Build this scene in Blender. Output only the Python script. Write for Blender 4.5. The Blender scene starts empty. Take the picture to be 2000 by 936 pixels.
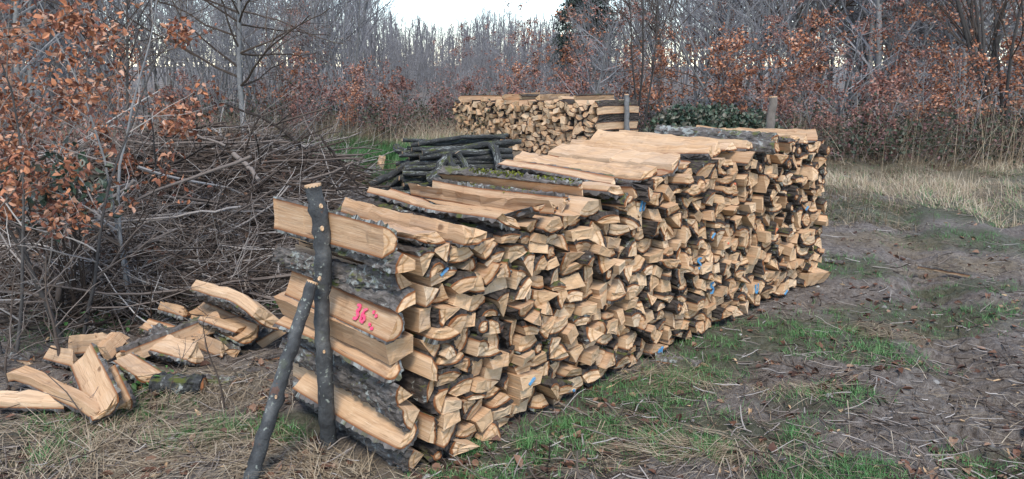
import bpy, math, random
import numpy as np
R = math.radians
rng = np.random.default_rng(11)
scene = bpy.context.scene
col = scene.collection

# ------------------------------------------------------------------ camera, sky, sun, exposure
F, CAM_H, YH = 1500.0, 1.7, 130.0            # focal length in photo pixels, eye height, horizon row
PITCH = math.atan((468 - YH) / F)
cd = bpy.data.cameras.new('camera')
cd.sensor_width = 36; cd.lens = F / 2000 * 36; cd.clip_start = 0.05; cd.clip_end = 800
cam = bpy.data.objects.new('camera', cd); col.objects.link(cam)
cam.location = (0, 0, CAM_H); cam.rotation_euler = (math.pi / 2 - PITCH, 0, 0)
scene.camera = cam

SUN_EL, SUN_AZ = R(55), R(180)               # azimuth clockwise from +Y (the view direction)
w = bpy.data.worlds.new('World'); scene.world = w; w.use_nodes = True
nt = w.node_tree; bg = nt.nodes['Background']
sky = nt.nodes.new('ShaderNodeTexSky'); sky.sky_type = 'NISHITA'; sky.sun_disc = False
sky.sun_elevation = SUN_EL; sky.sun_rotation = SUN_AZ
sky.air_density = 0.9; sky.dust_density = 0.0; sky.ozone_density = 1.0
hs = nt.nodes.new('ShaderNodeHueSaturation'); hs.inputs['Saturation'].default_value = 0.85
nt.links.new(sky.outputs[0], hs.inputs['Color']); nt.links.new(hs.outputs[0], bg.inputs[0])
bg.inputs[1].default_value = 0.11
sl = bpy.data.lights.new('sun', 'SUN'); sl.energy = 1.25; sl.angle = R(18); sl.color = (1, .92, .82)
so = bpy.data.objects.new('sun', sl); col.objects.link(so)
so.rotation_euler = (math.pi / 2 - SUN_EL, 0, math.pi - SUN_AZ)
scene.view_settings.view_transform = 'Standard'; scene.view_settings.look = 'None'
scene.view_settings.exposure = 1.52; scene.view_settings.gamma = 1

# ------------------------------------------------------------------ helpers
def at(px, py, Y=None, z=0.0):
    """the point of the place seen at a photo pixel: on the level z, or at the distance Y"""
    x = (px - 1000) / F; y = -(py - 468) / F
    d = np.array([x, math.cos(PITCH) + y * math.sin(PITCH), -math.sin(PITCH) + y * math.cos(PITCH)])
    t = Y / d[1] if Y is not None else (z - CAM_H) / d[2]
    return d * t + [0, 0, CAM_H]

def lattice(seed):
    return np.random.default_rng(seed).random((256, 256))
_L = [lattice(k) for k in range(6)]
def vnoise(x, y, k=0):
    xi = np.floor(x).astype(int); yi = np.floor(y).astype(int); fx = x - xi; fy = y - yi
    fx = fx * fx * (3 - 2 * fx); fy = fy * fy * (3 - 2 * fy); T = _L[k % 6]
    a, b = T[xi & 255, yi & 255], T[(xi + 1) & 255, yi & 255]
    c, d = T[xi & 255, (yi + 1) & 255], T[(xi + 1) & 255, (yi + 1) & 255]
    return (a * (1 - fx) + b * fx) * (1 - fy) + (c * (1 - fx) + d * fx) * fy
def fbm(x, y, o=4, k=0):
    s = 0; a = .5; t = 0
    for i in range(o):
        s = s + a * vnoise(x * 2 ** i + 17.3 * i, y * 2 ** i + 9.1 * i, k + i); t += a; a *= .5
    return s / t

def build_mesh(name, V, faces, mats, fm=None, uv=None, attrs=None, smooth=False):
    """faces: list of (n,k) index arrays; fm: material slot per array (or per-face array)"""
    V = np.asarray(V, np.float32).reshape(-1, 3)
    faces = [np.asarray(f, np.int32) for f in faces if len(f)]
    me = bpy.data.meshes.new(name)
    lt = np.concatenate([np.full(len(f), f.shape[1], np.int32) for f in faces])
    li = np.concatenate([f.ravel() for f in faces])
    ls = np.r_[0, np.cumsum(lt)[:-1]].astype(np.int32)
    me.vertices.add(len(V)); me.vertices.foreach_set('co', V.ravel())
    me.loops.add(len(li)); me.loops.foreach_set('vertex_index', li)
    me.polygons.add(len(lt)); me.polygons.foreach_set('loop_start', ls); me.polygons.foreach_set('loop_total', lt)
    if fm is not None:
        mi = np.concatenate([np.full(len(f), m, np.int32) if np.isscalar(m) else np.asarray(m, np.int32) for f, m in zip(faces, fm)])
        me.polygons.foreach_set('material_index', mi)
    me.polygons.foreach_set('use_smooth', np.full(len(lt), bool(smooth)))
    for m in mats: me.materials.append(m)
    if uv is not None:
        l = me.uv_layers.new(name='UVMap'); l.data.foreach_set('uv', np.asarray(uv, np.float32)[li].ravel())
    for k, v in (attrs or {}).items():
        a = me.attributes.new(k, 'FLOAT', 'POINT'); a.data.foreach_set('value', np.broadcast_to(np.asarray(v, np.float32), (len(V),)).copy())
    me.update(calc_edges=True)
    return me

def link(name, data, parent=None, loc=None, rot=None, label=None, cat=None, group=None, kind=None):
    o = bpy.data.objects.new(name, data); col.objects.link(o)
    if parent is not None: o.parent = parent
    if loc is not None: o.location = [float(v) for v in loc]
    if rot is not None: o.rotation_euler = [float(v) for v in rot]
    if label: o['label'] = label
    if cat: o['category'] = cat
    if group: o['group'] = group
    if kind: o['kind'] = kind
    return o

def copy_thing(src, loc, rotz, scale, label, group=None):
    c = src.copy(); col.objects.link(c)
    c.location = [float(v) for v in loc]; c.rotation_euler = (0, 0, float(rotz)); c.scale = (float(scale),) * 3
    c['label'] = label
    if group: c['group'] = group
    for ch in src.children:
        d = ch.copy(); col.objects.link(d); d.parent = c
    return c

class Geo:
    """collects triangles and quads with a tone per vertex"""
    def __init__(s): s.V = []; s.T = []; s.Q = []; s.tone = []; s.n = 0; s.uv = []
    def add(s, V, Q=None, T=None, tone=0.5, uv=None):
        V = np.asarray(V, float).reshape(-1, 3); s.V.append(V)
        if Q is not None and len(Q): s.Q.append(np.asarray(Q).reshape(-1, 4) + s.n)
        if T is not None and len(T): s.T.append(np.asarray(T).reshape(-1, 3) + s.n)
        s.tone.append(np.broadcast_to(np.asarray(tone, float), (len(V),)))
        s.uv.append(np.zeros((len(V), 2)) if uv is None else np.asarray(uv).reshape(-1, 2)); s.n += len(V)
    def mesh(s, name, mat, smooth=False):
        f = []
        if s.Q: f.append(np.concatenate(s.Q))
        if s.T: f.append(np.concatenate(s.T))
        return build_mesh(name, np.concatenate(s.V), f, [mat], uv=np.concatenate(s.uv), attrs={'tone': np.concatenate(s.tone)}, smooth=smooth)

def tubes(g, P, Rd, sides=4, tone=0.5, caps=False):
    """P (B,N,3) centre lines, Rd (B,N) radii: B tubes at once"""
    P = np.asarray(P, float); Rd = np.asarray(Rd, float); B, N, _ = P.shape
    if B == 0: return
    T = np.gradient(P, axis=1); T /= np.linalg.norm(T, axis=2, keepdims=True) + 1e-9
    m = P[:, -1] - P[:, 0]; ref = np.where((np.abs(m[:, 2:3]) > .75 * np.linalg.norm(m, axis=1, keepdims=True)), [[1., .13, 0]], [[.07, .05, 1.]])
    U = np.cross(T, ref[:, None, :]); U /= np.linalg.norm(U, axis=2, keepdims=True) + 1e-9
    W = np.cross(U, T)
    a = np.linspace(0, 2 * math.pi, sides, endpoint=False)
    V = P[:, :, None] + Rd[:, :, None, None] * (np.cos(a)[None, None, :, None] * U[:, :, None] + np.sin(a)[None, None, :, None] * W[:, :, None])
    i = (np.arange(B)[:, None, None] * N + np.arange(N - 1)[None, :, None]) * sides; k = np.arange(sides)[None, None, :]; k2 = (k + 1) % sides
    Q = np.stack([i + k, i + k2, i + sides + k2, i + sides + k], -1).reshape(-1, 4)
    L = np.concatenate([np.zeros((B, 1)), np.cumsum(np.linalg.norm(np.diff(P, axis=1), axis=2), 1)], 1)
    uv = np.stack(np.broadcast_arrays((np.arange(sides) / sides)[None, None, :], L[:, :, None]), -1)
    tn = np.repeat(np.broadcast_to(np.asarray(tone, float), (B,)), N * sides)
    g.add(V, Q=Q, tone=tn, uv=uv)
    if caps:
        for e, o in ((0, 0), (N - 1, 1)):
            Vc = np.concatenate([V[:, e], P[:, e][:, None]], 1); b = np.arange(B)[:, None] * (sides + 1)
            q = np.stack([b + k2[0], b + k[0], b + sides + 0 * k[0]], -1).reshape(-1, 3)
            g.add(Vc, T=q if not o else q[:, ::-1], tone=np.repeat(np.broadcast_to(np.asarray(tone, float), (B,)), sides + 1))

def unit(v): return v / (np.linalg.norm(v, axis=-1, keepdims=True) + 1e-9)

def leaves(g, P, size, r, simple=True, tone=None, flat=0.0, width=.55, up=None):
    """P (B,3): one leaf per point, randomly turned; flat pulls them level"""
    B = len(P); 
    if B == 0: return
    D = unit(r.normal(size=(B, 3)) * [1, 1, 1 - flat] + ([0, 0, -.25] if up is None else up))
    N = unit(r.normal(size=(B, 3)) * [1 - flat * .8, 1 - flat * .8, 1] + [0, 0, flat * 1.5]); S = unit(np.cross(D, N)); N = np.cross(S, D)
    s = np.broadcast_to(np.asarray(size, float), (B,))[:, None]; wd = s * width * .5
    tn = r.random(B) if tone is None else tone
    if simple:
        V = np.stack([P, P + D * s * .5 + S * wd, P + D * s + N * s * .1, P + D * s * .5 - S * wd], 1)
        b = np.arange(B)[:, None] * 4; g.add(V, Q=b + [0, 1, 2, 3], tone=np.repeat(tn, 4))
    else:
        c = r.uniform(-.5, .6, (B, 1)) * s; f = r.uniform(.04, .32, (B, 1)) * s
        V = np.stack([P, P + D * s * .3 + S * wd * .95 + N * f, P + D * s * .68 + S * wd * .8 + N * (f + c * .4), P + D * s + N * c,
                      P + D * s * .68 - S * wd * .8 + N * (f + c * .4), P + D * s * .3 - S * wd * .95 + N * f,
                      P + D * s * .33, P + D * s * .68 + N * c * .35], 1)
        b = np.arange(B)[:, None] * 8
        g.add(V, Q=np.concatenate([b + [6, 1, 2, 7], b + [5, 6, 7, 4]]), T=np.concatenate([b + [0, 1, 6], b + [0, 6, 5], b + [7, 2, 3], b + [7, 3, 4]]), tone=np.repeat(tn, 8))

def blades(g, P, D, L, wid, tone, curl=.5, n=4):
    """grass blades: root points P, lean directions D (horizontal part sets the droop), lengths L"""
    B = len(P); 
    if B == 0: return
    t = np.linspace(0, 1, n)[None, :, None]; h = D * [1, 1, 0]
    C = P[:, None] + L[:, None, None] * (D[:, None] * t + h[:, None] * curl * t ** 2 - np.array([0, 0, 1]) * (curl * .5 * np.linalg.norm(h, axis=1))[:, None, None] * t ** 2)
    S = unit(np.cross(D, [0, 0, 1.0]) + 1e-4); wv = np.broadcast_to(np.asarray(wid, float), (B,))[:, None, None] * (1 - t * .85) * .5
    V = np.stack([C + S[:, None] * wv, C - S[:, None] * wv], 2)
    i = np.arange(B)[:, None] * (2 * n) + np.arange(n - 1)[None] * 2
    g.add(V, Q=np.stack([i, i + 1, i + 3, i + 2], -1), tone=np.repeat(tone, 2 * n))

# ------------------------------------------------------------------ materials
class NT:
    def __init__(s, name):
        s.m = bpy.data.materials.new(name); s.m.use_nodes = True; s.t = s.m.node_tree; s.b = s.t.nodes['Principled BSDF']
        s.b.inputs['Roughness'].default_value = .8; s.b.inputs['Specular IOR Level'].default_value = .25
    def n(s, typ, **kw):
        x = s.t.nodes.new('ShaderNode' + typ)
        for k, v in kw.items():
            if k in x.inputs: 
                if hasattr(v, 'is_linked') or isinstance(v, bpy.types.NodeSocket): s.t.links.new(v, x.inputs[k])
                else: x.inputs[k].default_value = v
            else: setattr(x, k, v)
        return x
    def l(s, a, b): s.t.links.new(a, b)
    def attr(s, name): return s.n('Attribute', attribute_name=name).outputs['Fac']
    def uv(s, sc, off=None):
        u = s.n('UVMap'); m = s.n('VectorMath', operation='MULTIPLY'); s.l(u.outputs[0], m.inputs[0]); m.inputs[1].default_value = sc
        if off is None: return m.outputs[0]
        a = s.n('VectorMath', operation='ADD'); s.l(m.outputs[0], a.inputs[0]); s.l(off, a.inputs[1]); return a.outputs[0]
    def noise(s, vec, scale, detail=4, rough=.6, dist=0):
        x = s.n('TexNoise'); x.inputs['Scale'].default_value = scale; x.inputs['Detail'].default_value = detail
        x.inputs['Roughness'].default_value = rough; x.inputs['Distortion'].default_value = dist
        if vec is not None: s.l(vec, x.inputs['Vector'])
        return x.outputs['Fac']
    def ramp(s, fac, stops):
        x = s.n('ValToRGB'); e = x.color_ramp.elements
        while len(e) < len(stops): e.new(.5)
        for k, (p, c) in zip(e, stops): k.position = p; k.color = (*c, 1) if len(c) == 3 else c
        s.l(fac, x.inputs[0]); return x.outputs[0]
    def mix(s, fac, a, b, blend='MIX'):
        x = s.n('Mix', data_type='RGBA', blend_type=blend)
        for v, i in ((fac, 0), (a, 6), (b, 7)):
            if isinstance(v, bpy.types.NodeSocket): s.l(v, x.inputs[i])
            else: x.inputs[i].default_value = v if not isinstance(v, tuple) else (*v, 1)
        return x.outputs[2]
    def math(s, op, a, b=0.0, clamp=False):
        x = s.n('Math', operation=op, use_clamp=clamp)
        for v, i in ((a, 0), (b, 1)):
            if isinstance(v, bpy.types.NodeSocket): s.l(v, x.inputs[i])
            else: x.inputs[i].default_value = v
        return x.outputs[0]
    def color(s, c): s.l(c, s.b.inputs['Base Color'])
    def bump(s, h, strength, dist=.01):
        x = s.n('Bump'); x.inputs['Strength'].default_value = strength; x.inputs['Distance'].default_value = dist
        s.l(h, x.inputs['Height']); s.l(x.outputs[0], s.b.inputs['Normal'])
    def step(s, v, lo, hi):
        x = s.n('MapRange'); x.inputs[1].default_value = lo; x.inputs[2].default_value = hi; x.clamp = True; s.l(v, x.inputs[0]); return x.outputs[0]

def toneoff(m, k=37.0):
    t = m.attr('tone'); c = m.n('CombineXYZ'); m.l(m.math('MULTIPLY', t, k), c.inputs[0]); m.l(m.math('MULTIPLY', t, k * 1.7), c.inputs[1]); m.l(m.math('MULTIPLY', t, k * .6), c.inputs[2]); return c.outputs[0]

def mat_split():
    m = NT('split_wood'); off = toneoff(m); t = m.attr('tone')
    fib = m.noise(m.uv((55, 4, 1), off), 1, 5, .65, .4); big = m.noise(m.uv((9, 2.2, 1), off), 1, 3, .5)
    c = m.ramp(fib, [(.25, (.27, .145, .075)), (.43, (.51, .32, .18)), (.7, (.67, .465, .285))])
    c = m.mix(m.step(big, .5, .75), c, (.47, .26, .12), 'MIX')
    c = m.mix(.35, c, m.ramp(t, [(0, (.34, .19, .11)), (.5, (.60, .375, .205)), (1, (.69, .51, .34))]))
    fine = m.noise(m.uv((210, 7, 1), off), 1, 3, .6)
    c = m.mix(m.math('MULTIPLY', m.step(fine, .56, .66), .55), c, (.25, .14, .07))
    c = m.mix(m.math('MULTIPLY', m.step(fine, .44, .36), .35), c, (.74, .58, .41))
    grey = m.step(m.noise(m.uv((7, 1.6, 1), off), 1, 4, .65), .56, .7); c = m.mix(m.math('MULTIPLY', grey, .4), c, (.33, .27, .22))
    kv = m.n('TexVoronoi'); kv.inputs['Scale'].default_value = 1.0; m.l(m.uv((9, 4.5, 1), off), kv.inputs['Vector']); knot = m.math('MULTIPLY', m.step(kv.outputs['Distance'], .16, .08), m.step(big, .5, .52))
    c = m.mix(m.math('MULTIPLY', knot, .8), c, (.13, .065, .03))
    stain = m.step(m.noise(m.uv((5, 5, 1), off), 1, 4, .7), .6, .72)
    c = m.mix(m.math('MULTIPLY', stain, .5), c, (.16, .1, .06))
    bd = m.attr('bd'); edge = m.step(m.math('ADD', bd, m.math('MULTIPLY', m.math('SUBTRACT', fib, .5), .012)), .012, .002)
    c = m.mix(edge, c, (.25, .10, .04))
    m.color(c); m.bump(fib, .7, .006); return m.m
def mat_end():
    m = NT('sawn_end_wood'); off = toneoff(m); t = m.attr('tone')
    uv = m.uv((1, 1, 1)); d = m.n('VectorMath', operation='LENGTH'); m.l(uv, d.inputs[0]); d = d.outputs['Value']
    wob = m.noise(m.uv((14, 14, 1), off), 1, 3, .5)
    ring = m.math('SINE', m.math('ADD', m.math('MULTIPLY', d, 900), m.math('MULTIPLY', wob, 7)))
    saw = m.noise(m.uv((22, 120, 1), off), 1, 3, .6)
    ang = m.n('VectorMath', operation='NORMALIZE'); m.l(uv, ang.inputs[0])
    rad = m.noise(m.n('VectorMath', operation='SCALE', Vector=ang.outputs[0], Scale=24.0).outputs[0], 1.0, 3, .6)
    c = m.ramp(wob, [(.3, (.48, .295, .15)), (.55, (.66, .435, .25)), (.75, (.74, .54, .34))])
    c = m.mix(m.step(ring, -.2, 1.0), c, m.mix(.2, c, (.30, .15, .06)))
    c = m.mix(m.math('MULTIPLY', m.step(rad, .57, .64), .75), c, (.2, .115, .06))
    c = m.mix(m.math('MULTIPLY', m.step(saw, .5, .66), .45), c, (.72, .58, .43)); c = m.mix(m.math('MULTIPLY', m.step(saw, .45, .34), .4), c, (.3, .18, .1))
    c = m.mix(.5, c, m.ramp(t, [(0, (.40, .235, .125)), (.2, (.55, .345, .19)), (.6, (.68, .44, .245)), (1, (.76, .58, .39))]))
    grey = m.step(m.noise(m.uv((9, 9, 1), off), 1, 4, .65), .55, .68); c = m.mix(m.math('MULTIPLY', grey, .35), c, (.36, .3, .24))
    stain = m.step(m.noise(m.uv((16, 16, 1), off), 1, 4, .7), .62, .7)
    c = m.mix(m.math('MULTIPLY', stain, .5), c, (.2, .11, .055))
    bd = m.math('ADD', m.attr('bd'), m.math('MULTIPLY', m.math('SUBTRACT', wob, .5), .014))
    heart = m.math('SUBTRACT', m.step(bd, .022, .026), m.step(bd, .028, .034))
    c = m.mix(m.math('MULTIPLY', heart, .65), c, (.30, .145, .045))
    c = m.mix(m.step(bd, .009, .004), c, (.22, .085, .03))
    m.color(c); m.bump(m.math('ADD', saw, m.math('MULTIPLY', rad, .6)), .5, .004); return m.m
def mat_bark(name='bark', dark=(.035, .027, .022), mid=(.12, .1, .085), lichen=.57, moss=.6):
    m = NT(name); off = toneoff(m); t = m.attr('tone')
    g = m.n('NewGeometry')
    fis = m.noise(m.uv((42, 11, 1), off), 1, 5, .65, .8)
    c = m.ramp(fis, [(.32, dark), (.5, mid), (.72, tuple(v * 1.9 for v in mid))])
    lm = m.noise(m.uv((24, 20, 1), off), 1, 5, .7); l2 = m.noise(m.uv((5, 3, 1), off), 1, 2, .5)
    lm = m.math('ADD', lm, m.math('MULTIPLY', m.math('SUBTRACT', l2, .5), .5))
    c = m.mix(m.math('MULTIPLY', m.step(lm, lichen, lichen + .07), .85), c, (.34, .36, .33))
    up = m.n('SeparateXYZ'); m.l(g.outputs['Normal'], up.inputs[0])
    mm = m.math('ADD', m.noise(m.uv((9, 7, 1), off), 1, 4, .7), m.math('MULTIPLY', up.outputs[2], .12))
    c = m.mix(m.math('MULTIPLY', m.step(mm, moss, moss + .1), .8), c, (.1, .115, .022))
    red = m.step(m.noise(m.uv((30, 16, 1), off), 1.3, 3, .6), .64, .7)
    c = m.mix(m.math('MULTIPLY', red, .5), c, (.15, .06, .03))
    m.color(c); m.bump(fis, 1.0, .012); m.b.inputs['Roughness'].default_value = .9; return m.m
def mat_tone(name, stops, rough=.75, spec=.2, noise=None, trans=0.0):
    m = NT(name); c = m.ramp(m.attr('tone'), stops)
    if noise:
        c = m.mix(m.step(m.noise(m.n('TexCoord').outputs['Object'], noise[0], 4, .65), .35, .7), m.mix(noise[1], c, (.02, .015, .012)), c)
    m.color(c); m.b.inputs['Roughness'].default_value = rough; m.b.inputs['Specular IOR Level'].default_value = spec
    return m.m
def mat_stake():
    m = NT('smooth_dark_bark'); tc = m.n('TexCoord').outputs['Object']
    n1 = m.noise(tc, 9, 5, .6); c = m.ramp(n1, [(.3, (.028, .028, .028)), (.52, (.085, .088, .088)), (.72, (.19, .19, .18))])
    v = m.n('TexVoronoi'); v.inputs['Scale'].default_value = 40; wv = m.n('VectorMath', operation='ADD'); m.l(tc, wv.inputs[0]); nz = m.n('TexNoise'); nz.inputs['Scale'].default_value = 30; m.l(tc, nz.inputs['Vector']); sv = m.n('VectorMath', operation='SCALE'); m.l(nz.outputs['Color'], sv.inputs[0]); sv.inputs['Scale'].default_value = .05; m.l(sv.outputs[0], wv.inputs[1]); m.l(wv.outputs[0], v.inputs['Vector'])
    spot = m.math('MULTIPLY', m.step(v.outputs['Distance'], .3, .2), m.step(m.noise(tc, 6, 4, .7), .47, .53))
    c = m.mix(m.math('MULTIPLY', spot, .75), c, (.36, .39, .33))
    gr = m.step(m.noise(tc, 6, 4, .7), .58, .7); c = m.mix(m.math('MULTIPLY', gr, .5), c, (.085, .1, .05))
    rb = m.step(m.noise(tc, 15, 3, .6), .66, .7); c = m.mix(m.math('MULTIPLY', rb, .6), c, (.17, .08, .05))
    m.color(c); m.bump(m.noise(tc, 45, 5, .75), 1.0, .012); m.b.inputs['Roughness'].default_value = .7; return m.m
def mat_ground():
    m = NT('muddy_soil'); tc = m.n('TexCoord').outputs['Object']
    a = m.noise(tc, 2.2, 6, .65); b = m.noise(tc, 26, 6, .7, .5); f = m.noise(tc, 120, 4, .7)
    c = m.ramp(b, [(.3, (.055, .045, .037)), (.47, (.18, .15, .124)), (.62, (.36, .315, .27))])
    c = m.mix(.35, c, m.ramp(f, [(.3, (.055, .043, .034)), (.7, (.36, .305, .255))]))
    c = m.mix(m.step(a, .5, .7), c, m.mix(.5, c, (.1, .08, .07)))
    gm = m.math('ADD', m.attr('green'), m.math('MULTIPLY', m.math('SUBTRACT', b, .5), .9))
    c = m.mix(m.math('MULTIPLY', m.step(gm, .35, .75), .6), c, (.06, .08, .028))
    sm = m.math('ADD', m.attr('straw'), m.math('MULTIPLY', m.math('SUBTRACT', b, .5), .9))
    c = m.mix(m.math('MULTIPLY', m.step(sm, .35, .8), .55), c, m.mix(f, (.12, .09, .05), (.34, .27, .17)))
    m.color(c); m.bump(m.math('ADD', b, m.math('MULTIPLY', f, .6)), 1.0, .03)
    m.l(m.ramp(a, [(.35, (.55, .55, .55)), (.65, (.9, .9, .9))]), m.b.inputs['Roughness']); m.b.inputs['Specular IOR Level'].default_value = .3; return m.m

M_SPLIT, M_END, M_BARK = mat_split(), mat_end(), mat_bark('bark', (.018, .014, .011), (.062, .05, .042), .64, .64)
M_BARKL = mat_bark('lichened_bark', (.03, .025, .021), (.125, .11, .098), .57, .62)
M_BARKD = mat_bark('dark_pole_bark', (.018, .018, .018), (.055, .056, .054), .58, .62)
M_STAKE, M_SOIL = mat_stake(), mat_ground()
M_TWIG = mat_tone('brush_twig_bark', [(0, (.026, .02, .016)), (.35, (.08, .058, .044)), (.72, (.2, .165, .14)), (1, (.43, .39, .35))], .8, .2)
M_FTWIG = mat_tone('forest_twig_bark', [(0, (.11, .108, .11)), (.5, (.225, .22, .225)), (1, (.39, .385, .39))], .85, .15)
M_GTRUNK = mat_tone('grey_trunk_bark', [(0, (.1, .097, .092)), (1, (.34, .34, .33))], .85, .15, (14, .4))
M_DTRUNK = mat_tone('dark_trunk_bark', [(0, (.04, .036, .033)), (1, (.14, .13, .12))], .85, .15, (14, .4))
M_RUSSET = mat_tone('russet_leaf', [(0, (.10, .042, .03)), (.4, (.29, .11, .06)), (.75, (.5, .21, .1)), (1, (.52, .33, .235))], .6, .3)
M_RUSSETD = mat_tone('dull_red_leaf', [(0, (.11, .05, .042)), (.5, (.27, .115, .085)), (1, (.4, .24, .18))], .65, .3)
M_OAKLEAF = mat_tone('dead_brown_leaf', [(0, (.06, .03, .02)), (.5, (.16, .075, .045)), (1, (.32, .2, .13))], .6, .3)
M_GREENLEAF = mat_tone('evergreen_leaf', [(0, (.03, .05, .032)), (.5, (.075, .115, .07)), (.8, (.13, .11, .08)), (1, (.2, .22, .16))], .45, .4)
M_BRAMBLE = mat_tone('bramble_leaf', [(0, (.02, .035, .02)), (.5, (.06, .075, .04)), (.75, (.1, .045, .04)), (1, (.18, .09, .08))], .5, .4)
M_HERB = mat_tone('fresh_herb_leaf', [(0, (.03, .085, .02)), (1, (.09, .2, .05))], .5, .35)
M_GRASS = mat_tone('green_grass', [(0, (.035, .1, .025)), (.6, (.085, .22, .065)), (1, (.2, .31, .13))], .55, .3)
M_STRAW = mat_tone('dry_grass', [(0, (.15, .105, .065)), (.5, (.34, .26, .165)), (1, (.55, .465, .34))], .7, .25)
M_NEEDLE = mat_tone('spruce_needles', [(0, (.012, .022, .016)), (1, (.04, .065, .045))], .6, .3)
def mat_paint(name, c):
    m = NT(name); tc = m.n('TexCoord').outputs['Object']; k = m.step(m.noise(tc, 55, 4, .75), .56, .7)
    m.color(m.mix(m.math('MULTIPLY', k, .8), m.mix(m.noise(tc, 20, 2), c, tuple(v * .7 + .15 for v in c)), (.56, .37, .21))); return m.m
M_BLUE = mat_paint('blue_marking_paint', (.02, .26, .52))
M_PINK = mat_paint('pink_marking_paint', (.85, .035, .16))
M_ORANGE = mat_paint('orange_marking_paint', (.8, .14, .03))
M_STONE = mat_tone('pale_stone', [(0, (.16, .15, .14)), (1, (.42, .4, .36))], .8, .3)
M_MOSS = mat_tone('moss', [(0, (.05, .06, .01)), (1, (.22, .23, .04))], .9, .1)

# ------------------------------------------------------------------ stack frames
A0 = at(800, 930); B0 = at(1600, 540)
E0 = unit(B0 - A0); N0 = np.array([-E0[1], E0[0], 0.0]); LEN0 = 4.45
A0 = A0 - E0 * .08
FL = at(888, 275); FR = at(1168, 318)
E1 = unit(FR - FL); N1 = np.array([-E1[1], E1[0], 0.0]); LEN1 = float(np.linalg.norm(FR - FL))
def near_pt(s, t, z=0.0): return A0 + E0 * s + N0 * t + [0, 0, z]
def near_st(x, y):
    return (x - A0[0]) * E0[0] + (y - A0[1]) * E0[1], (x - A0[0]) * N0[0] + (y - A0[1]) * N0[1]

# ------------------------------------------------------------------ ground
def ellipse(x, y, px, py, rx, ry, rot=0.0):
    c = at(px, py); dx, dy = x - c[0], y - c[1]; cr, sr = math.cos(rot), math.sin(rot)
    return np.clip(1.25 - np.sqrt(((dx * cr + dy * sr) / rx) ** 2 + ((-dx * sr + dy * cr) / ry) ** 2), 0, 1)
def green_map(x, y):
    s, t = near_st(x, y)
    g = np.clip(1.1 - np.abs(t + .3) / .38, 0, 1) * ((s > -.5) & (s < 3.6)) * np.interp(s, [-.5, 0, 2.6, 3.6], [.7, 1, .8, .15])
    for e in ((1560, 650, .85, .5, .3), (1700, 690, .55, .35, 0), (1400, 660, .5, .45, 0), (1350, 850, .5, .28, 0), (1240, 780, .5, .4, .5), (1480, 850, .4, .2, .1), (960, 900, .5, .25, 0),
              (1620, 930, .4, .16, 0), (1800, 610, .9, .4, 0), (1900, 560, .6, .3, 0), (1600, 790, .4, .2, 0), (1940, 470, 1.3, .8, 0), (1660, 520, .5, .45, 0), (1800, 410, 2.2, 1.0, 0),
              (580, 830, .22, .22, 0), (540, 590, .3, .3, 0), (200, 800, .5, .3, 0), (90, 840, .5, .3, 0), (400, 850, .4, .2, 0), (330, 780, .3, .2, 0), (140, 640, .4, .4, 0), (330, 610, .5, .4, 0),
              (60, 900, .3, .14, 0), (1960, 900, .35, .18, 0)):
        g = np.maximum(g, ellipse(x, y, *e))
    far = (y > 12.5) & (y < 21); g = np.maximum(g, np.where(far & (x < -.2), .85, 0) + np.where((y > 10.5) & (y < 15) & (x > 3.5), .6, 0))
    return np.clip(g * (.55 + 1.15 * fbm(x * 2.3 + 5, y * 2.3, 3, 2)), 0, 1)
def straw_map(x, y):
    g = np.zeros_like(x)
    for e in ((300, 870, 1.1, .55, 0), (120, 900, .8, .3, 0), (520, 900, .5, .35, 0), (450, 760, .6, .4, 0), (640, 920, .5, .25, 0), (1850, 360, 2.6, 1.3, 0), (1700, 470, .9, .6, 0),
              (1900, 520, .7, .4, 0), (1380, 880, .5, .15, 0), (1550, 760, .3, .15, 0), (1300, 740, .4, .25, 0), (1750, 640, .4, .2, 0), (1800, 330, 4, 2, 0)):
        g = np.maximum(g, ellipse(x, y, *e))
    g = np.maximum(g, np.where((y > 14) & (y < 24), .8, 0)); g = np.maximum(g, .13)
    return np.clip(g * (.4 + 1.1 * fbm(x * 1.7 - 3, y * 1.7 + 8, 3, 4)), 0, 1)
def ground_z(x, y):
    x = np.asarray(x, float); y = np.asarray(y, float)
    s, t = near_st(x, y); keep = np.clip(np.maximum(np.maximum(-t, t - 1), np.maximum(-s, s - LEN0)) / .3, 0, 1)
    z = (fbm(x * 1.1, y * 1.1, 3, 1) - .5) * .09 + (fbm(x * 5, y * 5, 3, 3) - .5) * .05 + (fbm(x * 13, y * 13, 2, 0) - .5) * .055 + .045 * (np.abs(fbm(x * 6 + 3, y * 9, 2, 4) - .5) * 2) ** .7 * (fbm(x * 1.5, y * 1.5, 2, 2)) + (vnoise(x * 38, y * 38, 5) - .5) * .009
    # wheel ruts with cleat marks on the track beside the stack
    for off in (2.1, 3.3):
        q = (x - (off + .42 * (y - 3)) ) / 1.08; rut = np.exp(-(q / .2) ** 2)
        z = z - rut * .085 + rut * .03 * np.sign(np.sin(y * 33 + q * 9)) * (fbm(x * 2, y * 2, 2, 5) > .42) + .02 * np.exp(-((np.abs(q) - .33) / .1) ** 2)
    z = z * (.25 + .75 * keep) - .01
    return z + np.clip(y - 19, 0, 200) * .012
def axis(lo, hi, step, far, grow=1.13):
    a = list(np.arange(lo, hi, step)); d = step
    while a[-1] < far[1]: d *= grow; a.append(a[-1] + d)
    d = step; b = [lo]
    while b[-1] > far[0]: d *= grow; b.append(b[-1] - d)
    return np.array(b[1:][::-1] + a)
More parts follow.
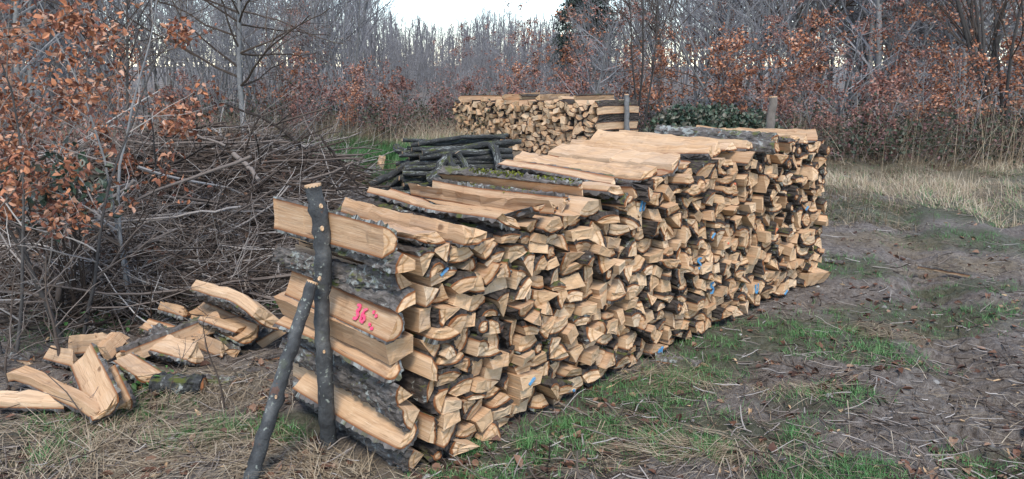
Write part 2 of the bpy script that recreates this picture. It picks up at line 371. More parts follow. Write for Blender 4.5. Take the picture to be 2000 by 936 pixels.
def make_ground():
    X = axis(-3.0, 4.4, .019, (-120, 120)); Y = axis(1.8, 7.4, .019, (-25, 150)); gx, gy = np.meshgrid(X, Y)
    V = np.stack([gx, gy, ground_z(gx, gy)], -1).reshape(-1, 3); nx = len(X); i = np.arange(len(Y) - 1)[:, None] * nx + np.arange(nx - 1)[None]
    Q = np.stack([i, i + 1, i + nx + 1, i + nx], -1).reshape(-1, 4)
    me = build_mesh('ground', V, [Q], [M_SOIL], attrs={'green': green_map(gx, gy).ravel(), 'straw': straw_map(gx, gy).ravel()}, smooth=True)
    link('ground', me, label='churned muddy clearing floor with grass and straw', kind='structure')
make_ground()

# ------------------------------------------------------------------ logs
DX = .006
def section(r, kind, s=1.0):
    """cross-section (k,2) counter-clockwise, bark flag per edge, pith"""
    u = r.uniform
    if kind == 'round':
        Rr = u(.043, .07) * s; n = 12; a = np.linspace(0, 2 * math.pi, n, endpoint=False)
        q = Rr * (1 + .08 * np.sin(2 * a + u(0, 6)) + .03 * np.sin(3 * a + u(0, 6)))
        return np.c_[np.cos(a) * q, np.sin(a) * q], np.ones(n, int), np.array([u(-.01, .01), u(-.01, .01)])
    if kind == 'block':
        w_ = u(.095, .15) * s; h = u(.06, .1) * s
        P = np.array([[-w_, -h], [w_, -h], [w_, h], [-w_, h]]) / 2; P += r.uniform(-.016, .016, P.shape) * s
        return P, np.zeros(4, int), np.array([u(-.1, .1), u(-.18, -.06)])
    tr = 0
    if kind == 'half': Rr = u(.078, .105) * s; ang = u(2.6, 3.3)
    elif kind == 'slab': Rr = u(.15, .21) * s; ang = u(.85, 1.2); tr = Rr * u(.45, .62)
    elif kind == 'board': Rr = u(.2, .26) * s; ang = u(.6, .9); tr = Rr * u(.68, .78)
    elif kind == 'trunc': Rr = u(.15, .19) * s; ang = u(.7, 1.15); tr = Rr * u(.15, .4)
    else: Rr = u(.135, .185) * s; ang = u(.68, 1.45)
    return sector(r, Rr, ang, tr, kind == 'half')
def sector(r, Rr, ang, tr=0.0, half=False):
    u = r.uniform; n = max(4, int(ang * Rr / .028)); a = np.linspace(-ang / 2, ang / 2, n + 1) + math.pi / 2
    q = Rr * (1 + .03 * np.sin(3 * a + u(0, 6))) * (1 + u(-.08, .08) * np.linspace(-1, 1, n + 1)); arc = np.c_[np.cos(a) * q, np.sin(a) * q]
    if half: P = arc; B = np.r_[np.ones(n, int), 0]
    elif tr == 0: P = np.r_[arc, [[u(-.008, .008), u(-.005, .015)]]]; B = np.r_[np.ones(n, int), 0, 0]
    else:
        P = np.r_[arc, [[math.cos(a[-1]) * tr * u(.7, 1.2), math.sin(a[-1]) * tr * u(.85, 1.15)], [math.cos(a[0]) * tr * u(.7, 1.2), math.sin(a[0]) * tr * u(.85, 1.15)]]]
        B = np.r_[np.ones(n, int), 0, 0, 0]
    return P, B, np.zeros(2)
def rot2(P, a):
    c, s = math.cos(a), math.sin(a); return np.asarray(P) @ np.array([[c, s], [-s, c]])
def centred(S, a=0.0):
    P, B, pi = S; m = P.mean(0); return rot2(P - m, a), B, rot2((pi - m)[None], a)[0]
def poly_area(P):
    x, y = P.T; return .5 * np.sum(x * np.roll(y, -1) - np.roll(x, -1) * y)
def profile(P):
    x0 = P[:, 0].min(); n = int(math.ceil((P[:, 0].max() - x0) / DX)) + 1
    Q = np.roll(P, -1, 0); t = np.linspace(0, 1, 24)[:, None, None]; S = (P * (1 - t) + Q * t).reshape(-1, 2); i = ((S[:, 0] - x0) / DX + .5).astype(int)
    L = np.full(n, 9.); U = np.full(n, -9.); np.minimum.at(L, i, S[:, 1]); np.maximum.at(U, i, S[:, 1])
    ok = L < 8; xs = np.arange(n); return x0, np.interp(xs, xs[ok], L[ok]), np.interp(xs, xs[ok], U[ok])
def pack(r, length, top, kinds, probs, first=(), ncand=34, size=1.0, rounds=True):
    """drops cross-sections one by one onto a rising skyline, as a stacker would: (kind, P, B, pith, s, z)"""
    N = int(length / DX); H = np.zeros(N) + r.uniform(-.01, .012, N); xs = np.arange(N) * DX; T = np.array([top(x) for x in xs]); out = []
    for kind, P, B, pith, s0 in first:
        x0, L, U = profile(P); i = min(max(0, int((s0 + x0) / DX)), N - len(L)); seg = H[i:i + len(L)]; z = (seg - L).max() - .004
        H[i:i + len(L)] = np.maximum(seg, z + U); out.append((kind, P, B, pith, i * DX - x0, z))
    for _ in range(900):
        best = None
        for c in range(ncand):
            k = r.choice(kinds, p=probs); P, B, pith = centred(section(r, k, size * r.uniform(.72, 1.12)), r.uniform(0, 2 * math.pi)); x0, L, U = profile(P); n = len(L)
            W = np.lib.stride_tricks.sliding_window_view(H, n); z = (W - L).max(1); waste = (z[:, None] + L - W).mean(1); tm = z + U.mean(); ctr = xs[:len(z)] + n * DX / 2
            sc = tm * 1.15 + waste * 2.2 + .7 * (z + U.max() - tm) - .8 * math.sqrt(poly_area(P)); lim = np.interp(ctr, xs, T)
            sc = np.where((z + U.max() > lim + .06) | (z + L.min() > lim - .03), 9, sc)
            if k == 'round': sc = np.where((ctr < length * .7) | (z < .58), 9 if r.random() < .97 else sc, sc)
            elif rounds and k != 'slab': sc = np.where((ctr > length * .8) & (z > .7) & (r.random() < .6), 9, sc)
            j = int(sc.argmin())
            if sc[j] < 8 and (best is None or sc[j] < best[0]): best = (sc[j], k, P, B, pith, j, x0, L, U, z[j])
        if best is None: break
        _, k, P, B, pith, j, x0, L, U, z = best; z -= .004; H[j:j + len(L)] = np.maximum(H[j:j + len(L)], z + U); out.append((k, P, B, pith, j * DX - x0, z))
    return out, H

def log_geo(r, P, B, pith, length=1.0, nl=7, nb=12, bend=None, tilt=None, rough=1.0, flare=0.0, straight=False, brough=None):
    """wood (V, faces, slots, uv, bd) and bark (V, faces, uv) of one log; local x across, y along into the stack, z up"""
    pts, fl = [], []
    m = len(P)
    for i in range(m):
        a, b = P[i], P[(i + 1) % m]; k = 1 if B[i] else max(1, int(np.linalg.norm(b - a) / .04))
        for j in range(k): pts.append(a + (b - a) * j / k); fl.append(B[i])
    pts = np.array(pts); fl = np.array(fl); m = len(pts); onb = (fl == 1) | (np.roll(fl, 1) == 1)
    bt = r.uniform(.009, .017) if onb.any() else 0; d = pith - pts; dl = np.linalg.norm(d, axis=1, keepdims=True) + 1e-9
    wood = pts + np.where(onb[:, None], d / dl * bt, 0)
    free = ~onb; wood[free] += r.normal(0, .0018, (free.sum(), 2)) * rough
    seg = [(pts[i], pts[(i + 1) % m]) for i in range(m) if fl[i]]
    def bdist(q):
        if not seg: return np.full(len(q), .5)
        D = []
        for a, b in seg:
            ab = b - a; t = np.clip(((q - a) @ ab) / (ab @ ab + 1e-12), 0, 1); D.append(np.linalg.norm(q - a - t[:, None] * ab, axis=1))
        return np.maximum(np.min(D, 0) - bt, 0)
    bend = r.normal(0, .008, 2) if bend is None else np.asarray(bend)
    tilt = r.normal(0, .22, 2) if tilt is None else np.asarray(tilt)
    def shape(q2, n):
        t = np.linspace(0, 1, n); k = len(q2)
        V = np.zeros((n, k, 3)); tw = twist * t; c, s = np.cos(tw)[:, None], np.sin(tw)[:, None]; sc = (1 + taper * t + flare * (1 - t) ** 6)[:, None]
        V[:, :, 0] = (q2[:, 0] * c - q2[:, 1] * s) * sc; V[:, :, 2] = (q2[:, 0] * s + q2[:, 1] * c) * sc
        b = (4 * t * (1 - t))[:, None] + .25 * np.sin(t * 9 + ph)[:, None]; V[:, :, 0] += bend[0] * b; V[:, :, 2] += bend[1] * b
        V[:, :, 1] = length * t[:, None] + (q2 @ tilt)[None] * (1 - t)[:, None] ** 2 - (q2 @ tilt)[None] * t[:, None] ** 2 * .5
        return V
    twist = r.normal(0, .12); taper = r.normal(-.02, .07); ph = r.uniform(0, 6)
    if straight: twist = taper = 0.0; bend = np.zeros(2); rough = .5
    V = shape(wood, nl); V[1:-1, free] += (r.normal(0, .0022, (nl - 2, free.sum(), 3)) * rough); V[1:-1, :, 1] += r.normal(0, .02, (nl - 2, 1))
    V[0, :, 1] += r.normal(0, .0035, m) * rough
    per = np.r_[0, np.cumsum(np.linalg.norm(np.diff(wood, axis=0), axis=1))]; uvs = np.stack(np.broadcast_arrays(per[None, :], np.linspace(0, length, nl)[:, None]), -1)
    bds = bdist(wood); bds = np.where(onb, 0, np.maximum(bds, .0))
    i = np.arange(nl - 1)[:, None] * m + np.arange(m)[None]; j = np.arange(nl - 1)[:, None] * m + (np.arange(m)[None] + 1) % m
    side = np.stack([i, j, j + m, i + m], -1).reshape(-1, 4)
    VV, UV, BD, n0 = [V.reshape(-1, 3)], [uvs.reshape(-1, 2)], [np.tile(bds, nl)], nl * m
    quads, tris = [], []
    for e in (0, nl - 1):
        base = V[e]; cen = base.mean(0); c2 = wood.mean(0); rings = (1.0, .87, .5) if e == 0 else (1.0,)
        for f in rings:
            q = cen + (base - cen) * f; q2 = c2 + (wood - c2) * f
            if f < 1: q = q + np.c_[np.zeros(m), r.normal(0, .0022, m) * rough, np.zeros(m)]
            VV.append(q); UV.append(q2 - pith); BD.append(bdist(q2))
        VV.append(cen[None] + [0, r.normal(0, .002), 0]); UV.append((c2 - pith)[None]); BD.append(bdist(c2[None]))
        k = np.arange(m); k2 = (k + 1) % m
        for f in range(len(rings) - 1):
            a0 = n0 + f * m; q = np.stack([a0 + k2, a0 + k, a0 + m + k, a0 + m + k2], -1); quads.append(q)
        a0 = n0 + (len(rings) - 1) * m; t3 = np.stack([a0 + k2, a0 + k, np.full(m, a0 + m)], -1); tris.append(t3 if e == 0 else t3[:, ::-1]); n0 = a0 + m + 1
    wood_out = (np.concatenate(VV), [side] + quads + tris, [0] + [1] * (len(quads) + len(tris)), np.concatenate(UV), np.concatenate(BD))
    bark_out = None
    if onb.any():
        closed = fl.all()
        if closed: idx = np.arange(m)
        else:
            st = [i for i in range(m) if fl[i] and not fl[i - 1]][0]; idx = [st]
            while fl[idx[-1] % m]: idx.append(idx[-1] + 1)
            idx = np.array(idx) % m
        if not closed and len(idx) >= 2:                        # finer bark
            o2 = pts[idx]; w2 = wood[idx]; tt = np.linspace(0, len(idx) - 1, 2 * len(idx) - 1)
            f2 = lambda q: np.c_[np.interp(tt, np.arange(len(idx)), q[:, 0]), np.interp(tt, np.arange(len(idx)), q[:, 1])]
            o2, w2 = f2(o2), f2(w2)
        else: o2, w2 = np.r_[pts[idx], pts[idx[:1]]], np.r_[wood[idx], wood[idx[:1]]]
        k = len(o2); out = (o2 - w2); out /= np.linalg.norm(out, axis=1, keepdims=True) + 1e-9
        VO, VI = shape(o2, nb), shape(w2, nb)
        amp = r.normal(0, .0055, (nb, k)) * (rough if brough is None else brough); 
        if closed: amp[:, -1] = amp[:, 0]
        VO[:, :, 0] += amp * out[None, :, 0]; VO[:, :, 2] += amp * out[None, :, 1]
        ins = np.abs(r.normal(0, .006, k)) + .001; VO[0, :, 1] += ins; VI[0, :, 1] += ins * .4
        pb = np.r_[0, np.cumsum(np.linalg.norm(np.diff(o2, axis=0), axis=1))]; ub = np.stack(np.broadcast_arrays(pb[None, :], np.linspace(0, length, nb)[:, None]), -1).reshape(-1, 2)
        VB = np.concatenate([VO.reshape(-1, 3), VI.reshape(-1, 3)]); NO = nb * k
        i = np.arange(nb - 1)[:, None] * k + np.arange(k - 1)[None]; q = [np.stack([i, i + 1, i + k + 1, i + k], -1).reshape(-1, 4)]
        e = np.arange(k - 1); q.append(np.stack([e + 1, e, NO + e, NO + e + 1], -1)); l0 = (nb - 1) * k; q.append(np.stack([l0 + e, l0 + e + 1, NO + l0 + e + 1, NO + l0 + e], -1))
        if not closed:
            v = np.arange(nb - 1) * k; q.append(np.stack([v, v + k, NO + v + k, NO + v], -1)); v = v + k - 1; q.append(np.stack([v + k, v, NO + v, NO + v + k], -1))
        bark_out = (VB, q, np.concatenate([ub, ub]))
    return wood_out, bark_out

def make_log(r, name, S, loc, yaw, pitch=0.0, label=None, group=None, barkmat=None, parent=None, roll=0.0, **kw):
    P, B, pith = S; wd, bk = log_geo(r, P, B, pith, **kw); tone = r.random()
    me = build_mesh(name, wd[0], wd[1], [M_SPLIT, M_END], wd[2], wd[3], {'tone': tone, 'bd': wd[4]})
    o = link(name, me, loc=loc, rot=(pitch, roll, yaw), label=label, cat='log', group=group)
    o.rotation_mode = 'XYZ'
    if bk: link('bark', build_mesh('bark', bk[0], bk[1], [barkmat or M_BARK], None, bk[2], {'tone': tone}), parent=o)
    return o

class LogMass:
    """logs past the number that are things of their own, joined"""
    def __init__(s): s.w = []; s.b = []
    def add(s, r, S, loc, yaw, pitch, **kw):
        wd, bk = log_geo(r, *S, **kw); c, q = math.cos(yaw), math.sin(yaw); cp, sp = math.cos(pitch), math.sin(pitch)
        M = np.array([[c, -q, 0], [q, c, 0], [0, 0, 1]]) @ np.array([[1, 0, 0], [0, cp, -sp], [0, sp, cp]]); t = r.random()
        s.w.append((wd[0] @ M.T + loc, wd[1], wd[2], wd[3], wd[4], t))
        if bk: s.b.append((bk[0] @ M.T + loc, bk[1], bk[2], t))
    def link(s, name, label, barkname):
        V, Fs, Sl, U, D, T, n = [], [], [], [], [], [], 0
        for v, f, sl, u, d, t in s.w:
            V.append(v); U.append(u); D.append(d); T.append(np.full(len(v), t)); Fs += [x + n for x in f]; Sl += sl; n += len(v)
        nw = n
        for v, f, u, t in s.b:
            V.append(v); U.append(u); D.append(np.full(len(v), .5)); T.append(np.full(len(v), t)); Fs += [x + n for x in f]; Sl += [2] * len(f); n += len(v)
        me = build_mesh(name, np.concatenate(V), Fs, [M_SPLIT, M_END, M_BARK], Sl, np.concatenate(U), {'tone': np.concatenate(T), 'bd': np.concatenate(D)})
        return link(name, me, label=label, kind='stuff')

ORD = ['bottom', 'second', 'third', 'fourth', 'fifth', 'sixth', 'seventh', 'eighth', 'ninth', 'tenth', 'eleventh', 'twelfth', 'thirteenth', 'fourteenth']
def nth(k):
    return f"{k}{'th' if 10 <= k % 100 <= 20 else {1: 'st', 2: 'nd', 3: 'rd'}.get(k % 10, 'th')}"
SHAPE = {'wedge': 'wedge-shaped split log', 'half': 'half-round split log', 'slab': 'thick bark-backed slab', 'trunc': 'blunt wedge log', 'block': 'barkless squarish billet', 'board': 'thin plank-like split log', 'round': 'round unsplit log'}

# ------------------------------------------------------------------ the near stack
YAW0 = math.atan2(E0[1], E0[0])
def near_top(s): return float(np.interp(s, [0, .3, .8, 1.6, 2.5, 3.4, 4.4], [.95, .95, .96, 1.02, 1.09, 1.12, 1.12]))
fr = np.random.default_rng(5)
def col_log(kind, Rr, ang, arcdir, tr=0.0, s0=.085, dz=0):
    S = centred(sector(fr, Rr, ang, tr, kind == 'half'), arcdir - math.pi / 2); return (kind, *S, s0)
LEFT, RIGHT, UPW, DOWN = math.pi, 0.0, math.pi / 2, -math.pi / 2
end_col = [col_log('wedge', .105, 1.3, LEFT), col_log('half', .088, 2.6, DOWN + .55), col_log('wedge', .135, 1.0, LEFT + .25), col_log('wedge', .12, 1.0, LEFT - .15), col_log('half', .075, 2.6, DOWN + .7),
           ('block', *centred(section(fr, 'block', 1.1), .25), .085), col_log('half', .078, 2.5, RIGHT - .45, s0=.075), col_log('slab', .17, .8, UPW + .35, .135, s0=.1), col_log('wedge', .125, .8, LEFT - .35),
           col_log('trunc', .15, .65, LEFT - .3, .06), col_log('half', .082, 2.6, RIGHT - .1, s0=.06)]
end_txt = ['dark bark log at the foot of the end face, bottom beside the leaning prop', 'pale slab with bark underside, second from bottom of the end face', 'thick rough-barked log, third from bottom of the end face',
           'grey rough-barked log, fourth from bottom of the end face', 'pale curved slab above the two rough-barked end logs', 'knotty pale billet directly beneath the log painted pink 36',
           'pale split log painted with pink 36 behind the dark stake', 'thin bark-topped slab directly above the log painted pink 36', 'silvery bark log, second above the log painted pink 36',
           'brown bark log, second from top of the end face', 'pale split log at the top of the end face, behind the stake top']
pk, H0 = pack(np.random.default_rng(3), LEN0, near_top, ['wedge', 'half', 'slab', 'trunc', 'block', 'board', 'round'], [.47, .06, .09, .16, .08, .05, .09], first=end_col, size=1.04, ncand=60)
ne = len(end_col)
lr = np.random.default_rng(21)
items = []
for k, (kind, P, B, pith, s, z) in enumerate(pk):
    items.append(dict(kind=kind, P=P * .95, B=B, pith=pith * .95, s=s, z=z, a=poly_area(P), end=k if k < ne else None, t=float(lr.normal(0, .024))))
# painted marks: nearest log end to where the photograph shows one
def plane_sz(px, py):
    """where the line of sight meets the stack's long face"""
    d = at(px, py, Y=1.0) - [0, 0, CAM_H]; o = np.array([0, 0, CAM_H]) - A0; tt = -(o @ N0) / (d @ N0); p = o + d * tt; return float(p @ E0), float(p[2])
MARKS = [('blue', 845, 582, 'bar'), ('blue', 1268, 330, 'two'), ('blue', 1362, 520, 's'), ('blue', 1381, 536, 'five'), ('blue', 1466, 566, 'u'), ('blue', 1578, 410, 'bar'), ('blue', 1388, 482, 'bar'),
         ('blue', 1297, 656, 'n'), ('blue', 1030, 795, 'bar'), ('blue', 1125, 733, 'dot'), ('blue', 1540, 575, 'bar'), ('orange', 1525, 437, 'bar'), ('orange', 1440, 378, 'dot'), ('orange', 1418, 475, 'dot')]
for c, px, py, g in MARKS:
    s, z = plane_sz(px, py)
    best = min((i for i in items if i['end'] is None and 'mark' not in i and i['a'] > .007), key=lambda i: (i['s'] - s) ** 2 + (i['z'] - z) ** 2); best['mark'] = (c, g)
# rank: what shows largest stays a thing of its own
for i in items:
    p = near_pt(i['s'], 0, i['z']); i['show'] = i['a'] / (p @ p) * (9 if ('mark' in i or i['end'] is not None) else 1)
order = sorted(range(len(items)), key=lambda k: -items[k]['show']); N_NEAR = 262
single = set(order[:N_NEAR])
bands = {}
for k, i in enumerate(items):
    i['course'] = min(12, max(0, int((i['z'] - .05) / .098)))
    if k in single and i['end'] is None: bands.setdefault(i['course'], []).append(k)
for c, ks in bands.items():
    ks.sort(key=lambda k: items[k]['s'])
    for q, k in enumerate(ks): items[k]['rank'] = q + 1
GLYPH = {'bar': [[(-.5, -.3), (.5, .3)]], 'two': [[(-.5, -.7), (-.1, .7)], [(.2, -.7), (.6, .5)]], 's': [[(.5, .8), (-.3, .8), (-.5, .4), (.3, -.1), (.4, -.6), (-.4, -.8)]],
         'five': [[(.5, .8), (-.4, .8), (-.4, .2), (.3, .1), (.5, -.4), (.1, -.8), (-.5, -.7)]], 'u': [[(-.5, .8), (-.5, -.5), (0, -.8), (.4, -.5), (.4, .8)]],
         'n': [[(-.7, -.8), (-.5, .5), (-.1, .6), (0, -.6)], [(.2, -.8), (.3, .6), (.7, .6)]], 'dot': [[(-.3, -.1), (.3, .15)]]}
def paint(parent, strokes, fn, wid, mat):
    """brush strokes as thin raised ribbons; fn maps (u,v) to a point and normal"""
    g = Geo(); r = np.random.default_rng(9)
    for st in strokes:
        st = np.array(st, float); tt = np.linspace(0, len(st) - 1, 5 * (len(st) - 1) + 1); q = np.c_[np.interp(tt, np.arange(len(st)), st[:, 0]), np.interp(tt, np.arange(len(st)), st[:, 1])]
        d = np.gradient(q, axis=0); d /= np.linalg.norm(d, axis=1, keepdims=True) + 1e-9; nn = np.c_[-d[:, 1], d[:, 0]]; ww = wid * (1 + r.normal(0, .18, len(q)))[:, None] * .5
        n = len(q); P3 = []
        for lay in (.0035, -.002):
            for sgn in (1, -1): P3.append(np.array([fn(x, y, lay) for x, y in q + nn * ww * sgn]))
        V = np.stack(P3, 1).reshape(-1, 3); i = np.arange(n - 1)[:, None] * 4
        g.add(V, Q=np.concatenate([i + [0, 1, 5, 4], i + [1, 3, 7, 5], i + [2, 0, 4, 6], np.array([[0, 2, 3, 1], [4 * n - 4, 4 * n - 3, 4 * n - 1, 4 * n - 2]])]), tone=r.random())
    return link('paint_mark', g.mesh('paint_mark', mat), parent=parent)
mass = LogMass(); GNEAR = 'split logs stacked in the near pile'
log36 = None
for k, i in enumerate(items):
    yaw = YAW0 + lr.normal(0, .035); pitch = lr.normal(0, .022); S = (i['P'], i['B'], i['pith']); t = i['t']; L = 1.0 + lr.normal(0, .025); loc = near_pt(i['s'], t, i['z']); e = i['end'] is not None
    if e: yaw = YAW0 - .06 + lr.normal(0, .025); pitch = lr.normal(0, .02); loc = near_pt(i['s'] + lr.uniform(-.02, .02) * (i['end'] != 6), .03 + lr.normal(0, .04), i['z']); L = .95 + lr.normal(0, .03)
    kw = dict(length=L, nl=9 if e else 7, nb=44 if e else (22 if i['s'] < 1.6 else 12))
    if i['kind'] == 'round': kw['tilt'] = lr.normal(0, .05, 2)
    if 'mark' in i: kw['tilt'] = lr.normal(0, .04, 2)
    if k not in single: mass.add(lr, S, loc, yaw, pitch, **kw); continue
    if e: lab = end_txt[i['end']]; kw['barkmat'] = M_BARKL; kw['bend'] = lr.normal(0, .009, 2); kw['rough'] = .9; kw['nl'] = 14; kw['straight'] = i['end'] == 6
    else:
        P, B = i['P'], i['B']; md = ((P + np.roll(P, -1, 0)) / 2)[B == 1].mean(0) if B.any() else None
        face = '' if md is None or i['kind'] == 'round' else ', bark ' + ('upward' if md[1] > abs(md[0]) else 'downward' if md[1] < -abs(md[0]) else 'facing the stake' if md[0] < 0 else 'facing away')
        lab = SHAPE[i['kind']] + (f" with {i['mark'][0]} paint" if 'mark' in i else face) + f", {nth(i['rank'])} from the stake in the {ORD[i['course']]} course"
    o = make_log(lr, 'round_log' if i['kind'] == 'round' else 'split_log', S, loc, yaw, pitch, lab, GNEAR, **kw)
    if 'mark' in i:
        c, gl = i['mark']; tl = kw['tilt']; q0 = i['P'].mean(0); sc = .042 if gl != 'dot' else .022
        paint(o, [[(x * sc, y * sc) for x, y in st] for st in GLYPH[gl]], lambda x, y, lay: (q0[0] + x, (np.array([q0[0] + x, q0[1] + y]) @ tl) - lay * 1.6 - .003, q0[1] + y), .010, M_BLUE if c == 'blue' else M_ORANGE)
    if e and i['end'] == 6: log36 = (o, i)
mass.link('firewood', 'small split log ends filling the far low part of the near stack', 'bark')

# pink 36 with four dots on the flat face turned to the end of the stack
o36, i36 = log36
P36 = i36['P']; j = [k for k in range(len(P36)) if not i36['B'][k]][0]; ea, eb = P36[j], P36[(j + 1) % len(P36)]; top36, bot36 = (ea, eb) if ea[1] > eb[1] else (eb, ea)
nrm = np.array([-(top36 - bot36)[1], (top36 - bot36)[0]]); nrm = nrm / np.linalg.norm(nrm); nrm = nrm if nrm[0] < 0 else -nrm; hgt = np.linalg.norm(top36 - bot36); upv = (top36 - bot36) / hgt
mid36 = (top36 + bot36) / 2
def on36(x, y, lay):
    q = mid36 + upv * y + nrm * (lay + .006); return (q[0], .25 - x, q[1])
THREE = [(-.4, .9), (.2, .95), (.35, .55), (-.1, .15), (.4, -.25), (.25, -.8), (-.4, -.85)]
SIX = [(.35, .9), (-.2, .6), (-.4, -.1), (-.3, -.75), (.2, -.85), (.4, -.4), (.1, 0), (-.35, -.25)]
hs36 = .034
paint(o36, [[(x * hs36 - .03, y * hs36) for x, y in THREE], [(x * hs36 + .025, y * hs36) for x, y in SIX]] +
      [[(.085 + dx, dy), (.089 + dx, dy - .014)] for dx, dy in ((0, .035), (.024, .025), (0, -.018), (.022, -.03))], on36, .0125, M_PINK)
paint(o36, [[(-.36, .02), (-.352, -.02)], [(-.33, .035), (-.325, .01)], [(-.345, -.03), (-.33, -.045)]], on36, .014, M_PINK)

# long logs laid loose along the top: front-end s, overhang, height above skyline, kind, radius, arc direction, bend, yaw, words
def skyline(s0, s1): return float(H0[max(0, int(s0 / DX)):max(1, int(s1 / DX))].max())
TOPS = [(.24, -.02, 0, 'slab', .31, .56, DOWN + .1, (.01, -.012), .03, 'wide pale slab on top nearest the stake, clean flat face upward', False),
        (.45, .03, 0, 'board', .28, .5, DOWN - .1, (0, -.01), -.05, 'thin pale slab between the two wide pale slabs near the stake', False),
        (.66, .03, 0, 'slab', .28, .56, DOWN - .1, (0, -.025), -.07, 'long pale split slab third from the stake along the top', False),
        (.86, .03, 0, 'half', .065, 2.3, DOWN, (-.02, -.085), .1, 'boat-shaped bowed log on top with bark on its underside', False),
        (1.02, .0, 0, 'wedge', .1, .7, DOWN + .7, (0, -.03), .06, 'wedge log lying on top behind the bowed log', False)]
tq = np.random.default_rng(17); sp_ = 1.17; kq = 5
while sp_ < 4.2:
    kq += 1; far = sp_ > 3.1; kd = str(tq.choice(['slab', 'board', 'wedge', 'half', 'round'], p=[.2, .2, .2, .1, .3] if far else [.34, .32, .22, .12, 0])); bu = tq.random() < .2
    Rq = {'slab': .24, 'board': .27, 'wedge': .1, 'half': .052, 'round': .047}[kd] * tq.uniform(.9, 1.15); aq = {'slab': .6, 'board': .5, 'wedge': .85, 'half': 2.6, 'round': 6.28}[kd]
    tx = {'slab': 'flat pale slab', 'board': 'thin pale plank-like slab', 'wedge': 'pale ridge-backed wedge log', 'half': 'slim half-round log', 'round': 'slim round pole'}[kd] + (' with bark upward' if bu and kd not in ('round', 'wedge') else '')
    TOPS.append((sp_, tq.normal(0, .045), 0, kd, Rq, aq, (UPW if bu else DOWN) + tq.normal(0, .25), (0, tq.uniform(-.03, .01)), tq.normal(0, .07), f'{tx}, {nth(kq)} from the stake along the stack top', bool(bu and kd != 'round'))); sp_ += tq.uniform(.13, .21)
top_objs = []
tr_ = np.random.default_rng(8)
for s, ov, dz, kind, Rr, ang, ad, bend, dyaw, txt, mossy in TOPS:
    if kind == 'round': S = centred(section(tr_, 'round', Rr / .057))
    else: S = centred(sector(tr_, Rr, ang, Rr * .83 if kind in ('slab', 'board') else .05 if kind == 'trunc' else 0, kind == 'half'), ad - math.pi / 2)
    P = S[0]; x0, x1 = P[:, 0].min(), P[:, 0].max(); n = int((x1 - x0) / DX); _, Lp, Up = profile(P); i0 = max(0, int((s + x0) / DX)); seg = H0[i0:i0 + len(Lp)]; z = float((seg - Lp[:len(seg)]).max()) - .012
    H0[i0:i0 + len(Lp)] = np.maximum(seg, z + Up[:len(seg)])
    o = make_log(tr_, 'round_log' if kind == 'round' else 'split_log', S, near_pt(s, -ov, z + abs(min(bend[1], 0)) * .3), YAW0 + dyaw, tr_.normal(0, .012), txt, 'logs laid along the top of the near pile', length=1.0 + tr_.normal(0, .03), nl=18, nb=40, bend=np.array(bend) * (1.0 if kind == 'half' else .6), tilt=(tr_.normal(0, .15), tr_.normal(.1, .15)), barkmat=M_BARKL, rough=2.0, brough=1.0)
    top_objs.append(o)
    if mossy:
        g = Geo(); q = tr_.random((420, 2)); x = x0 + (x1 - x0) * (.15 + .7 * q[:, 0]); zt = np.interp(x, x0 + np.arange(len(Up)) * DX, Up); y = .04 + .7 * q[:, 1]; keep = fbm(x * 14, y * 7 + s * 9, 3, 2) > .5; pm = np.c_[x, y, zt - .004 + bend[1] * 4 * y * (1 - y)][keep]
        leaves(g, pm, tr_.uniform(.012, .026, len(pm)), tr_, flat=.2, up=np.array([0, 0, .4])); 
        if len(pm): link('moss', g.mesh('moss', M_MOSS), parent=o, kind='stuff')

# ------------------------------------------------------------------ the far stack
YAW1 = math.atan2(E1[1], E1[0])
def far_pt(s, t, z=0.0): return FL + E1 * s + N1 * t + [0, 0, z]
def far_top(s): return float(np.interp(s, [0, 1, 2.5, LEN1 - .6, LEN1], [.86, .93, 1.0, 1.04, 1.02]))
fr2 = np.random.default_rng(6)
fcol = []
for k, (kd, Rr, an, dr) in enumerate((('half', .085, 2.6, LEFT), ('wedge', .15, 1.1, RIGHT), ('half', .08, 2.6, LEFT), ('half', .075, 2.6, LEFT - .2), ('half', .085, 2.6, LEFT), ('wedge', .14, 1.1, RIGHT), ('half', .085, 2.6, LEFT), ('trunc', .15, .9, RIGHT + .6))):
    fcol.append((kd, *centred(sector(fr2, Rr, an, .05 if kd == 'trunc' else 0, kd == 'half'), dr - math.pi / 2), LEN1 - .09))
pk1, H1 = pack(np.random.default_rng(4), LEN1, far_top, ['wedge', 'half', 'slab', 'trunc', 'block', 'board', 'round'], [.39, .13, .08, .17, .14, .04, .05], first=fcol, size=1.4, ncand=24, rounds=False)
mass1 = LogMass(); ftx = ['bottom', 'second', 'third', 'fourth', 'fifth', 'sixth', 'seventh', 'eighth']
for k, (kind, P, B, pith, s, z) in enumerate(pk1):
    yaw = YAW1 + fr2.normal(0, .03); loc = far_pt(s, fr2.normal(0, .03), z)
    if k < len(fcol): make_log(fr2, 'split_log', (P, B, pith), loc, YAW1, 0, f'{"pale split" if kind == "half" else "grey bark-faced"} log seen lengthwise, {ftx[k]} from ground at the far stack end', 'logs seen lengthwise in the far pile', length=1.0, nl=8, nb=16)
    else: mass1.add(fr2, (P * 1.03, B, pith), loc, yaw, fr2.normal(0, .02), length=.95 if s < LEN1 - 1.2 else 1.0, nl=3, nb=3)
mass1.link('firewood', 'far stack of split log ends between the dry grass and ivy', 'bark')
